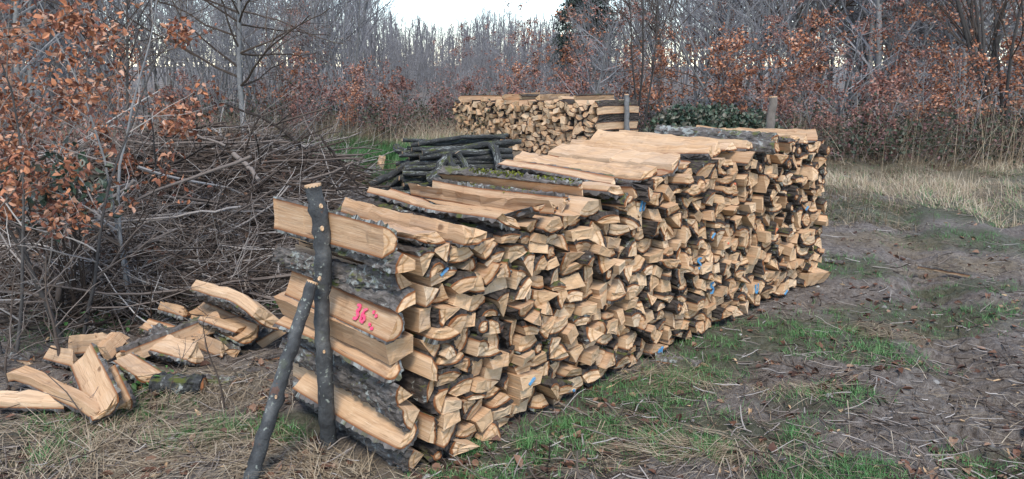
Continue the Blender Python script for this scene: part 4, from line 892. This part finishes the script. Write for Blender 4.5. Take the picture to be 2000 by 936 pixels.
# ------------------------------------------------------------------ ivy mound, bramble, tall dry grass
r = np.random.default_rng(95); Yi = 15.2; xi = (1395 - 1000) / F * Yi; n = 6500; u = r.normal(size=(n, 3)); u = unit(u); u[:, 2] = np.abs(u[:, 2]); lump = .72 + .5 * fbm(u[:, 0] * 2.4 + 4, u[:, 2] * 2.4 + u[:, 1] * 2, 3, 3)
rad = r.uniform(.7, 1.02, n)[:, None] * lump[:, None]; pts = u * rad * [1.75, .9, .93]; ig = Geo(); leaves(ig, pts, r.uniform(.06, .11, n), r, False, width=.85, flat=.2)
st = Geo(); P = polyline(r, np.c_[r.uniform(-.9, .9, 60), r.uniform(-.5, .5, 60), np.zeros(60)], unit(np.c_[r.normal(0, .5, 60), r.normal(0, .3, 60), np.ones(60)]), r.uniform(.6, 1.1, 60), 7, .2); tubes(st, P, np.linspace(.014, .004, 7)[None].repeat(60, 0), 4, .3)
io = link('ivy_bush', st.mesh('ivy_bush', M_TWIG), loc=(xi, Yi, float(ground_z(xi, Yi))), label='dark glossy ivy mound between the far stack and the far stake', cat='bush'); link('leaves', ig.mesh('leaves', M_GREENLEAF), parent=io, kind='stuff')

def bramble_zone(name, label, pxr, Yr, n, hmax, seed, gm=M_BRAMBLE, nl=5):
    r = np.random.default_rng(seed); px = r.uniform(*pxr, n); Y = r.uniform(*Yr, n); x = (px - 1000) / F * Y; z = ground_z(x, Y); hm = hmax * (.35 + .9 * fbm(x * .9, Y * .9, 2, 2)); a = r.uniform(0, 6.28, n)
    P = polyline(r, np.c_[x, Y, z], unit(np.c_[np.cos(a) * .5, np.sin(a) * .5, np.ones(n)]), hm * 1.5, 8, .16, droop=.16); P[:, :, 2] = np.maximum(P[:, :, 2], z[:, None] + .01); g = Geo(); tubes(g, P, np.linspace(.006, .003, 8)[None].repeat(n, 0), 3, r.uniform(.2, .9, n)); o = link(name, g.mesh(name, M_TWIG), label=label, kind='stuff')
    A = P[:, 2:].reshape(-1, 3).repeat(nl, 0)[r.random(n * 6 * nl) < .6]; A = A + r.normal(0, .06, A.shape); lg = Geo(); leaves(lg, A, r.uniform(.045, .09, len(A)), r, width=.7); link('leaves', lg.mesh('leaves', gm), parent=o, kind='stuff')
bramble_zone('bramble', 'red and green bramble thicket beyond the straw beside the track', (1540, 2120), (13.6, 18.5), 900, .85, 101)
bramble_zone('bramble', 'low dark bramble under the saplings behind the far stack', (880, 1560), (17.0, 22), 650, .8, 102)
bramble_zone('undergrowth', 'mixed green and russet undergrowth behind the tall dry grass', (330, 960), (18.5, 24), 700, .9, 103)
bramble_zone('undergrowth', 'russet undergrowth behind the brush pile', (-120, 420), (9.5, 15), 420, .8, 104, M_RUSSETD)

def tall_grass(name, label, n, pxr, Yr, hr, seed, lean=.25, mat=M_STRAW, wid=(.005, .010), tn=(0, 1)):
    r = np.random.default_rng(seed); px = r.uniform(*pxr, n); Y = Yr[0] + (Yr[1] - Yr[0]) * r.random(n); x = (px - 1000) / F * Y; k = fbm(x * .8 + 3, Y * .8, 3, 1) > .38; x, Y = x[k], Y[k]; s, t = near_st(x, Y); k = ~((s > -.1) & (s < LEN0 + .1) & (t > -.1) & (t < 1.15)); x, Y = x[k], Y[k]; n = len(x)
    cl = fbm(x * 1.3, Y * 1.3, 2, 3); a = vnoise(x * .7, Y * .7, 4) * 9 + r.normal(0, .8, n); ln = np.abs(r.normal(lean, lean * .7, n)); D = unit(np.c_[np.cos(a) * ln, np.sin(a) * ln, np.ones(n)]); L = r.uniform(*hr, n) * (.45 + cl); g = Geo()
    blades(g, np.c_[x, Y, ground_z(x, Y) - .01], D, L, r.uniform(*wid, n), tn[0] + (tn[1] - tn[0]) * r.random(n), .9, 5); link(name, g.mesh(name, mat), label=label, kind='stuff')
tall_grass('tall_dry_grass', 'tall straw-coloured grass behind the pole pile and far stack', 12000, (330, 960), (15.5, 20.5), (.2, .85), 111, .45)
tall_grass('tall_dry_grass', 'matted dry grass at the track edge before the bramble', 11000, (1590, 2150), (10.4, 14.2), (.08, .27), 112, 1.5)
tall_grass('tall_dry_grass', 'thin dry stalks among the bramble', 1500, (1520, 2100), (13, 17), (.8, 1.5), 113, .3)
tall_grass('grass', 'bright green grass patch beyond the pole pile', 30000, (540, 960), (11.0, 17.5), (.14, .36), 114, .35, M_GRASS, (.006, .011))
tall_grass('grass', 'green grass at the track edge', 3500, (1600, 2150), (8.5, 13), (.05, .14), 115, .6, M_GRASS, (.005, .009))
tall_grass('tall_dry_grass', 'trodden dry grass along the far side of the track', 9000, (1600, 2150), (8.3, 11.5), (.08, .26), 117, 1.6)
tall_grass('tall_dry_grass', 'dry grass between the pole pile and far stack', 5000, (560, 1000), (10.0, 13), (.1, .25), 116, .6)

# ------------------------------------------------------------------ brush pile
r = np.random.default_rng(120)
def brush_h(x, y): return np.clip(np.interp(y, [4.7, 5.4, 6.5, 8.2, 9.6, 10.5], [.05, .3, .62, 1.02, .8, .1]) * np.interp(x - (-1.55 - .07 * (y - 5)), [-4, -2.2, -1.0, -.3, .15], [.75, .85, 1.0, .75, .1]), .02, 2)
n = 2000; y = 4.8 + 5.4 * r.random(n) ** 1.15; x = -1.7 - .07 * (y - 5) - 3.4 * r.random(n) ** 1.1; hh = brush_h(x, y); z = hh * r.random(n) ** .45
az = np.where(r.random(n) < .7, r.normal(-.35, .4, n), r.uniform(-1.6, 1.6, n)); sg = np.where(r.random(n) < .5, 1, -1); d = unit(np.c_[np.cos(az) * sg, np.sin(az) * sg, r.normal(0.02, .2, n)]); L = r.uniform(.5, 1.7, n); p0 = np.c_[x, y, z] - d * (L * .5)[:, None]
P = polyline(r, p0, d, L, 9, .13); P[:, :, 2] = np.clip(P[:, :, 2], .01, None); lim = -1.45 - .02 * (P[:, :, 1] - 5); P[:, :, 0] = np.minimum(P[:, :, 0], lim + .25 * np.tanh((P[:, :, 0] - lim) / .25) * (P[:, :, 0] > lim)); rd = (r.uniform(.0022, .007, n) * (1 + (r.random(n) < .08) * 1.2))[:, None] * np.linspace(1, .4, 9)
g = Geo(); tubes(g, P, rd, 4, np.clip(r.normal(.5, .33, n), 0, 1)); Q, q = side_shoots(r, P, rd, 4, .2, .95, .25, .6, .75, 6, .15, .03, .6, .0022); Q[:, :, 2] = np.maximum(Q[:, :, 2], .01); tubes(g, Q, q, 3, np.clip(r.normal(.5, .32, len(Q)), 0, 1))
# the straighter dark poles of brush lying parallel towards the pole pile
n2 = 170; y2 = r.uniform(6.6, 8.8, n2); x2 = -2.0 - 1.9 * r.random(n2); z2 = brush_h(x2, y2) * r.uniform(.55, 1.08, n2); d2 = unit(np.c_[np.ones(n2), r.normal(-.15, .16, n2), r.normal(-.13, .07, n2)]); L2 = r.uniform(.9, 1.7, n2); P2 = polyline(r, np.c_[x2, y2, z2] - d2 * (L2 * .5)[:, None], d2, L2, 8, .09); P2[:, :, 2] = np.maximum(P2[:, :, 2], .02); tubes(g, P2, r.uniform(.008, .02, n2)[:, None] * np.linspace(1, .6, 8), 5, np.clip(r.normal(.3, .2, n2), 0, 1))
n3 = 260; y3 = 4.9 + 4.6 * r.random(n3); x3 = -1.85 - .07 * (y3 - 5) - 3.0 * r.random(n3); z3 = brush_h(x3, y3) * r.uniform(.5, 1.08, n3); a3 = r.uniform(-1.1, .9, n3); d3 = unit(np.c_[np.cos(a3), np.sin(a3), r.normal(.05, .22, n3)]); L3 = r.uniform(.7, 1.8, n3); P3 = polyline(r, np.c_[x3, y3, z3] - d3 * (L3 * .5)[:, None], d3, L3, 9, .1); P3[:, :, 2] = np.maximum(P3[:, :, 2], .02); P3[:, :, 0] = np.minimum(P3[:, :, 0], -1.35)
R3 = r.uniform(.008, .017, n3)[:, None] * np.linspace(1, .45, 9); tubes(g, P3, R3, 5, np.clip(r.normal(.55, .33, n3), 0, 1)); Q3, q3 = side_shoots(r, P3, R3, 4, .2, .95, .3, .7, .7, 7, .12, .05, .6, .0025); Q3[:, :, 0] = np.minimum(Q3[:, :, 0], -1.3); tubes(g, Q3, q3, 4, np.clip(r.normal(.55, .33, len(Q3)), 0, 1))
link('brushwood', g.mesh('brushwood', M_TWIG), label='tangled heap of cut grey twigs and branches beside the stack', kind='stuff')
lg = Geo(); n = 5200; y = r.uniform(4.9, 9, n); x = -1.8 - .07 * (y - 5) - 3.2 * r.random(n); k = fbm(x * 1.6, y * 1.6, 3, 5) > .48; x, y = x[k], y[k]; leaves(lg, np.c_[x, y, brush_h(x, y) * r.uniform(.1, 1.02, len(x))], r.uniform(.04, .09, len(x)), r, False)
link('dead_leaves', lg.mesh('dead_leaves', M_OAKLEAF), label='brown dead leaves caught in the brush heap', kind='stuff')
GB = 'larger branches lying on the brush heap'
def branch(pts, r0, r1, tone, label, mat=M_TWIG, shoots=4, seed=0):
    r = np.random.default_rng(seed + 300); Pw = np.array([at(px, py, Y=Y) for px, py, Y in pts]); n = 12; tt = np.linspace(0, len(Pw) - 1, n); q = np.stack([np.interp(tt, np.arange(len(Pw)), Pw[:, c]) for c in range(3)], 1); q[1:-1] = (q[:-2] + 2 * q[1:-1] + q[2:]) / 4; b = q[0].copy(); q = q - b; q[1:-1] += r.normal(0, .006, (n - 2, 3)); g = Geo(); rd = np.linspace(r0, r1, n) * .75; tubes(g, q[None], rd[None], 7, tone, caps=True); o = link('branch', g.mesh('branch', mat, True), loc=b, label=label, cat='branch', group=GB)
    if shoots:
        g = Geo(); Q, qq = side_shoots(r, q[None], rd[None], shoots, .25, .95, .2, .45, .7, 6, .12, .03, .5, .003); tubes(g, Q, qq, 4, tone); link('side_twigs', g.mesh('side_twigs', mat), parent=o, kind='stuff')
branch([(160, 530, 5.3), (250, 495, 5.3), (335, 452, 5.35), (345, 448, 5.4)], .019, .010, .72, 'pale forked branch low on the front of the brush heap', seed=1)
branch([(120, 465, 5.5), (180, 430, 5.5), (200, 395, 5.55), (235, 378, 5.6), (262, 352, 5.6)], .012, .020, .8, 'crooked barkless branch with a blunt pale tip, like an antler', seed=2, shoots=2)
branch([(165, 432, 5.7), (270, 390, 5.8), (380, 345, 5.9), (490, 306, 6.0)], .012, .019, .7, 'long straight grey branch rising across the brush heap', seed=3, shoots=3)
branch([(-30, 425, 5.2), (60, 432, 5.2), (160, 442, 5.25), (330, 425, 5.4)], .008, .011, .85, 'long pale wavy stick lying level across the heap', seed=4)
branch([(225, 450, 5.5), (330, 425, 5.5), (470, 404, 5.7)], .007, .012, .9, 'silvery stick above the hanging dead leaves', seed=5)
branch([(440, 203, 8.2), (520, 232, 8.0), (570, 270, 7.9), (600, 300, 7.8)], .014, .026, .05, 'dark curving limb on the crest of the brush heap', seed=6, shoots=7)
branch([(624, 263, 7.6), (650, 300, 7.5), (690, 352, 7.4)], .014, .022, .05, 'dark stick leaning at the brush heap end by the pole pile', seed=7, shoots=2)
branch([(455, 300, 6.8), (490, 330, 6.7), (505, 352, 6.6)], .03, .024, .75, 'stout pale crooked branch stub in the middle of the heap', seed=8, shoots=0)
branch([(400, 290, 7.2), (470, 300, 7.1), (540, 350, 7.0), (600, 372, 6.9)], .008, .016, .35, 'dark straight branch sloping towards the stake top', seed=9)
branch([(300, 225, 7.4), (380, 262, 7.3), (440, 285, 7.2)], .009, .016, .75, 'pale branch on the crest below the dry grass', seed=10)
branch([(150, 640, 4.6), (185, 632, 4.7), (225, 630, 4.8)], .012, .012, .4, 'short dark stick on the ground before the heap', seed=11, shoots=0)
branch([(90, 520, 4.9), (120, 560, 4.85), (105, 605, 4.8)], .03, .022, .5, 'stout brown stub standing at the foot of the heap', seed=12, shoots=0)
branch([(185, 560, 5.0), (183, 520, 5.1), (190, 480, 5.2)], .024, .02, .12, 'dark upright stub in the hollow of the heap', seed=13, shoots=0)
branch([(20, 600, 4.3), (90, 560, 4.4), (150, 510, 4.6), (190, 470, 4.8)], .006, .004, .75, 'thin pale shoot arching at the frame edge of the heap', seed=14)

# ------------------------------------------------------------------ near saplings with big russet leaves
LEAFM = []
for k in range(6):
    lgk = Geo(); rk = np.random.default_rng(400 + k); leaves(lgk, np.zeros((1, 3)), .085, rk, False, tone=np.array([rk.random()]), width=.62, up=np.array([0, 0, -.3])); LEAFM.append(lgk.mesh('leaf', M_RUSSET))
def near_sapling(seed, px, Y, h, nst, rad, spread, n1, n2, nleaf, nobj, lsize, label, wmin=.36, hlo=0.0):
    r = np.random.default_rng(seed); P, Rd = stems(r, nst, h, rad, spread, 12, .07); tg = Geo(); tubes(tg, P, Rd, 8, r.uniform(.5, .9, nst)); x = (px - 1000) / F * Y; o = link('beech_sapling', tg.mesh('trunk', M_DTRUNK if seed % 2 else M_GTRUNK, True), loc=(x, Y, float(ground_z(x, Y))), label=label, cat='sapling'); g = Geo()
    Q, q = side_shoots(r, P, Rd, n1, .12, .97, .2, .45, .9, 8, .13, .02, .55, .0035); tubes(g, Q, q, 5, r.uniform(.4, 1, len(Q))); Q2, q2 = side_shoots(r, Q, q, n2, .2, .98, .2, .5, .75, 5, .15, 0, .6, .0018); tubes(g, Q2, q2, 3, r.uniform(.4, 1, len(Q2))); link('twigs', g.mesh('twigs', M_TWIG), parent=o, kind='stuff')
    A = np.concatenate([Q2[:, 1:].reshape(-1, 3), Q[:, 3:].reshape(-1, 3)]); A = A[A[:, 2] > hlo]; wg = np.clip(fbm(A[:, 0] * 3 + seed, A[:, 2] * 3 + A[:, 1] * 2, 3, 1) - wmin, .0, 1); wg /= wg.sum(); pts = A[r.choice(len(A), nleaf + nobj, p=wg)] + r.normal(0, .03, (nleaf + nobj, 3))
    lg = Geo(); leaves(lg, pts[nobj:], r.uniform(.45, 1.25, nleaf) * lsize, r, False, flat=.1, width=.6); link('leaves', lg.mesh('leaves', M_RUSSET), parent=o, kind='stuff')
    for c in range(nobj): link('leaf', LEAFM[c % 6], parent=o, loc=pts[c], rot=r.uniform(-1.6, 1.6, 3)).scale = (float(r.uniform(.6, 1.1) * lsize / .085),) * 3
near_sapling(201, 95, 4.6, 2.3, 3, .016, .28, 13, 5, 1700, 130, .042, 'near russet beech sapling with the largest leaves, at the frame edge', .38, .75)
near_sapling(202, 235, 5.0, 2.6, 2, .015, .16, 13, 4, 260, 60, .05, 'thin pale-twigged beech sapling with sparse russet leaves over the heap', .42, .9)
near_sapling(203, -60, 4.2, 2.2, 3, .016, .3, 13, 5, 1700, 60, .042, 'densely leaved russet sapling half out of the frame', .36, .7)
near_sapling(204, 40, 6.2, 2.1, 4, .016, .35, 12, 6, 2300, 40, .044, 'bushy russet beech behind the frame-edge sapling', .34, .55)
near_sapling(205, 250, 6.6, 1.7, 3, .014, .35, 12, 5, 600, 0, .055, 'low russet beech on the crest of the brush heap', .4, .7)
r = np.random.default_rng(210); n = 240; hx, hy = at(110, 330, Y=4.9)[[0, 1]]; hp = np.c_[hx + r.normal(0, .16, n), hy + r.normal(0, .14, n), .95 + r.normal(0, .12, n)]; g = Geo(); P = polyline(r, np.c_[hx + r.normal(0, .05, 14), hy + r.normal(0, .05, 14), np.zeros(14)], unit(np.c_[r.normal(0, .16, 14), r.normal(0, .16, 14), np.ones(14)]), r.uniform(.9, 1.15, 14), 7, .07); tubes(g, P, np.linspace(.008, .003, 7)[None].repeat(14, 0), 4, .2)
o = link('holly_bush', g.mesh('holly_bush', M_TWIG), label='small glossy green holly shoot among the russet leaves', cat='bush'); lg = Geo(); leaves(lg, hp, r.uniform(.05, .08, n), r, False, width=.6); link('leaves', lg.mesh('leaves', M_GREENLEAF), parent=o, kind='stuff')
# bare little saplings in front
def bare_shoot(px, py, h, lean, label, seed, n1=9, rad=.006):
    r = np.random.default_rng(seed); b = at(px, py); P, Rd = stems(r, 1, h, rad, .02, 10, .1); P[:, :, 0] += lean * np.linspace(0, 1, 10)[None] ** 1.5; g = Geo(); tubes(g, P, Rd, 6, .45, caps=False); o = link('bare_sapling', g.mesh('bare_sapling', M_TWIG, True), loc=b, label=label, cat='sapling'); g = Geo()
    Q, q = side_shoots(r, P, Rd, n1, .2, .95, .25, .6, .8, 7, .14, .02, .6, .0022); tubes(g, Q, q, 4, r.uniform(.3, .8, len(Q))); Q2, q2 = side_shoots(r, Q, q, 2, .2, .95, .3, .6, .7, 5, .14, .02, .6, .0015); tubes(g, Q2, q2, 3, r.uniform(.3, .8, len(Q2))); link('side_twigs', g.mesh('side_twigs', M_TWIG), parent=o, kind='stuff')
bare_shoot(120, 720, .75, .12, 'bare branching sapling before the broad tilted chunk', 221, 12, .012)
bare_shoot(437, 800, .62, .02, 'single crooked bare shoot before the curved slab', 222, 5, .007)
bare_shoot(180, 830, .5, -.35, 'bare shoot leaning over the bowed strip', 223, 5, .005)
bare_shoot(20, 760, .8, .2, 'bare twiggy sapling at the frame edge by the plank', 224, 10, .008)
bare_shoot(275, 640, .5, .06, 'thin bare shoot behind the long split log', 225, 5, .005)
bare_shoot(330, 800, .45, .15, 'thin dark shoot in the straw before the dark round pole', 226, 4, .004)

# ------------------------------------------------------------------ ground cover: sampled evenly over the picture so it thins with distance, and past its edges
def cover(r, n, wmap, lo=315, pw=1.0):
    px = r.uniform(-250, 2250, n); py = lo + (1010 - lo) * r.random(n) ** pw; q = np.stack([at(a, b) for a, b in zip(px[:1], py[:1])])
    X = (px - 1000) / F; Yv = -(py - 468) / F; dy = math.cos(PITCH) + Yv * math.sin(PITCH); dz = -math.sin(PITCH) + Yv * math.cos(PITCH); t = -CAM_H / dz; x = X * t; y = dy * t
    s, u = near_st(x, y); k = ~((s > -.02) & (s < LEN0) & (u > .02) & (u < .98)) & (y < 16); k &= r.random(n) < wmap(x, y); x, y = x[k], y[k]; return x, y, ground_z(x, y)
r = np.random.default_rng(230)
x, y, z = cover(r, 34000, lambda x, y: green_map(x, y) ** 1.5 * (fbm(x * 5, y * 5, 3, 1) > .43)); m = 7; n = len(x) * m; x, y = x.repeat(m) + r.normal(0, .018, n), y.repeat(m) + r.normal(0, .018, n); a = r.uniform(0, 6.28, n); ln = np.abs(r.normal(.5, .35, n)); g = Geo()
blades(g, np.c_[x, y, ground_z(x, y) - .004], unit(np.c_[np.cos(a) * ln, np.sin(a) * ln, np.ones(n)]), r.uniform(.02, .065, n) * (.6 + .8 * fbm(x * 3, y * 3, 2, 2)), r.uniform(.0025, .005, n), r.random(n), .8, 4); link('grass', g.mesh('grass', M_GRASS), label='short green grass tufts around the stack and track', kind='stuff')
x, y, z = cover(r, 70000, lambda x, y: straw_map(x, y) ** 1.5); n = len(x); a = r.uniform(0, 6.28, n) * .35 + vnoise(x * 1.5, y * 1.5, 2) * 8; g = Geo(); L = r.uniform(.05, .26, n)
blades(g, np.c_[x, y, z + .004 + r.random(n) * .02], unit(np.c_[np.cos(a), np.sin(a), r.normal(.1, .16, n)]), L, r.uniform(.0022, .0048, n), np.clip(r.normal(.5, .28, n), 0, 1), .3, 5); link('dry_grass', g.mesh('dry_grass', M_STRAW), label='flattened pale dry grass strewn over the mud', kind='stuff')
x, y, z = cover(r, 9000, lambda x, y: .1 + .85 * (fbm(x * 2.6, y * 2.6, 3, 3) > .54)); n = len(x); g = Geo(); leaves(g, np.c_[x, y, z + .008], r.uniform(.02, .065, n), r, False, flat=.85, width=.7, tone=r.random(n) ** 1.7); link('leaf_litter', g.mesh('leaf_litter', M_OAKLEAF), label='brown dead leaves trodden into the mud', kind='stuff')
x, y, z = cover(r, 19000, lambda x, y: .5 + 0 * x); n = len(x); a = r.uniform(0, 6.28, n); L = r.uniform(.03, .22, n); P = polyline(r, np.c_[x, y, z + .006], unit(np.c_[np.cos(a), np.sin(a), r.normal(.02, .06, n)]), L, 5, .12); g = Geo(); tubes(g, P, r.uniform(.0012, .0045, n)[:, None] * np.linspace(1, .6, 5), 4, r.random(n)); link('twig_litter', g.mesh('twig_litter', M_TWIG), label='small twigs scattered over the ground', kind='stuff')
x, y, z = cover(r, 1500, lambda x, y: .35 + 0 * x); n = len(x); g = Geo(); leaves(g, np.c_[x, y, z + .006], r.uniform(.02, .07, n), r, False, flat=.9, width=.28, tone=r.uniform(.5, 1, n)); link('wood_chips', g.mesh('wood_chips', mat_tone('wood_chip', [(0, (.3, .18, .09)), (1, (.6, .43, .26))])), label='pale wood chips and bark scraps on the ground', kind='stuff')
x, y, z = cover(r, 260, lambda x, y: .5 + 0 * x); g = Geo()
for p in np.c_[x, y, z]:
    s_ = r.uniform(.006, .022); a = np.linspace(0, 6.28, 7)[:-1] + r.uniform(0, 1); V = np.concatenate([np.c_[np.cos(a), np.sin(a), np.zeros(6)] * s_ * r.uniform(.8, 1.2, (6, 1)), np.c_[np.cos(a) * .6, np.sin(a) * .6, np.full(6, .55)] * s_, [[0, 0, .7 * s_]]]) + p; k = np.arange(6); k2 = (k + 1) % 6
    g.add(V, Q=np.stack([k, k2, k2 + 6, k + 6], -1), T=np.stack([k + 6, k2 + 6, np.full(6, 12)], -1), tone=r.random())
link('pebbles', g.mesh('pebbles', M_STONE), label='small pale pebbles in the mud', kind='stuff')
g = Geo(); x, y, z = cover(r, 15000, lambda x, y: np.maximum.reduce([ellipse(x, y, *e) for e in ((540, 590, .5, .6, 0), (400, 570, .6, .5, 0), (180, 620, .6, .5, 0), (330, 600, .5, .4, 0), (250, 760, .3, .2, 0), (560, 620, .3, .3, 0))]) * .5); n = len(x); leaves(g, np.c_[x, y, z + r.uniform(.02, .11, n)], r.uniform(.02, .045, n), r, False, flat=.7, width=.6); link('herb_cover', g.mesh('herb_cover', M_HERB), label='fresh green herb leaves at the foot of the brush heap', kind='stuff')
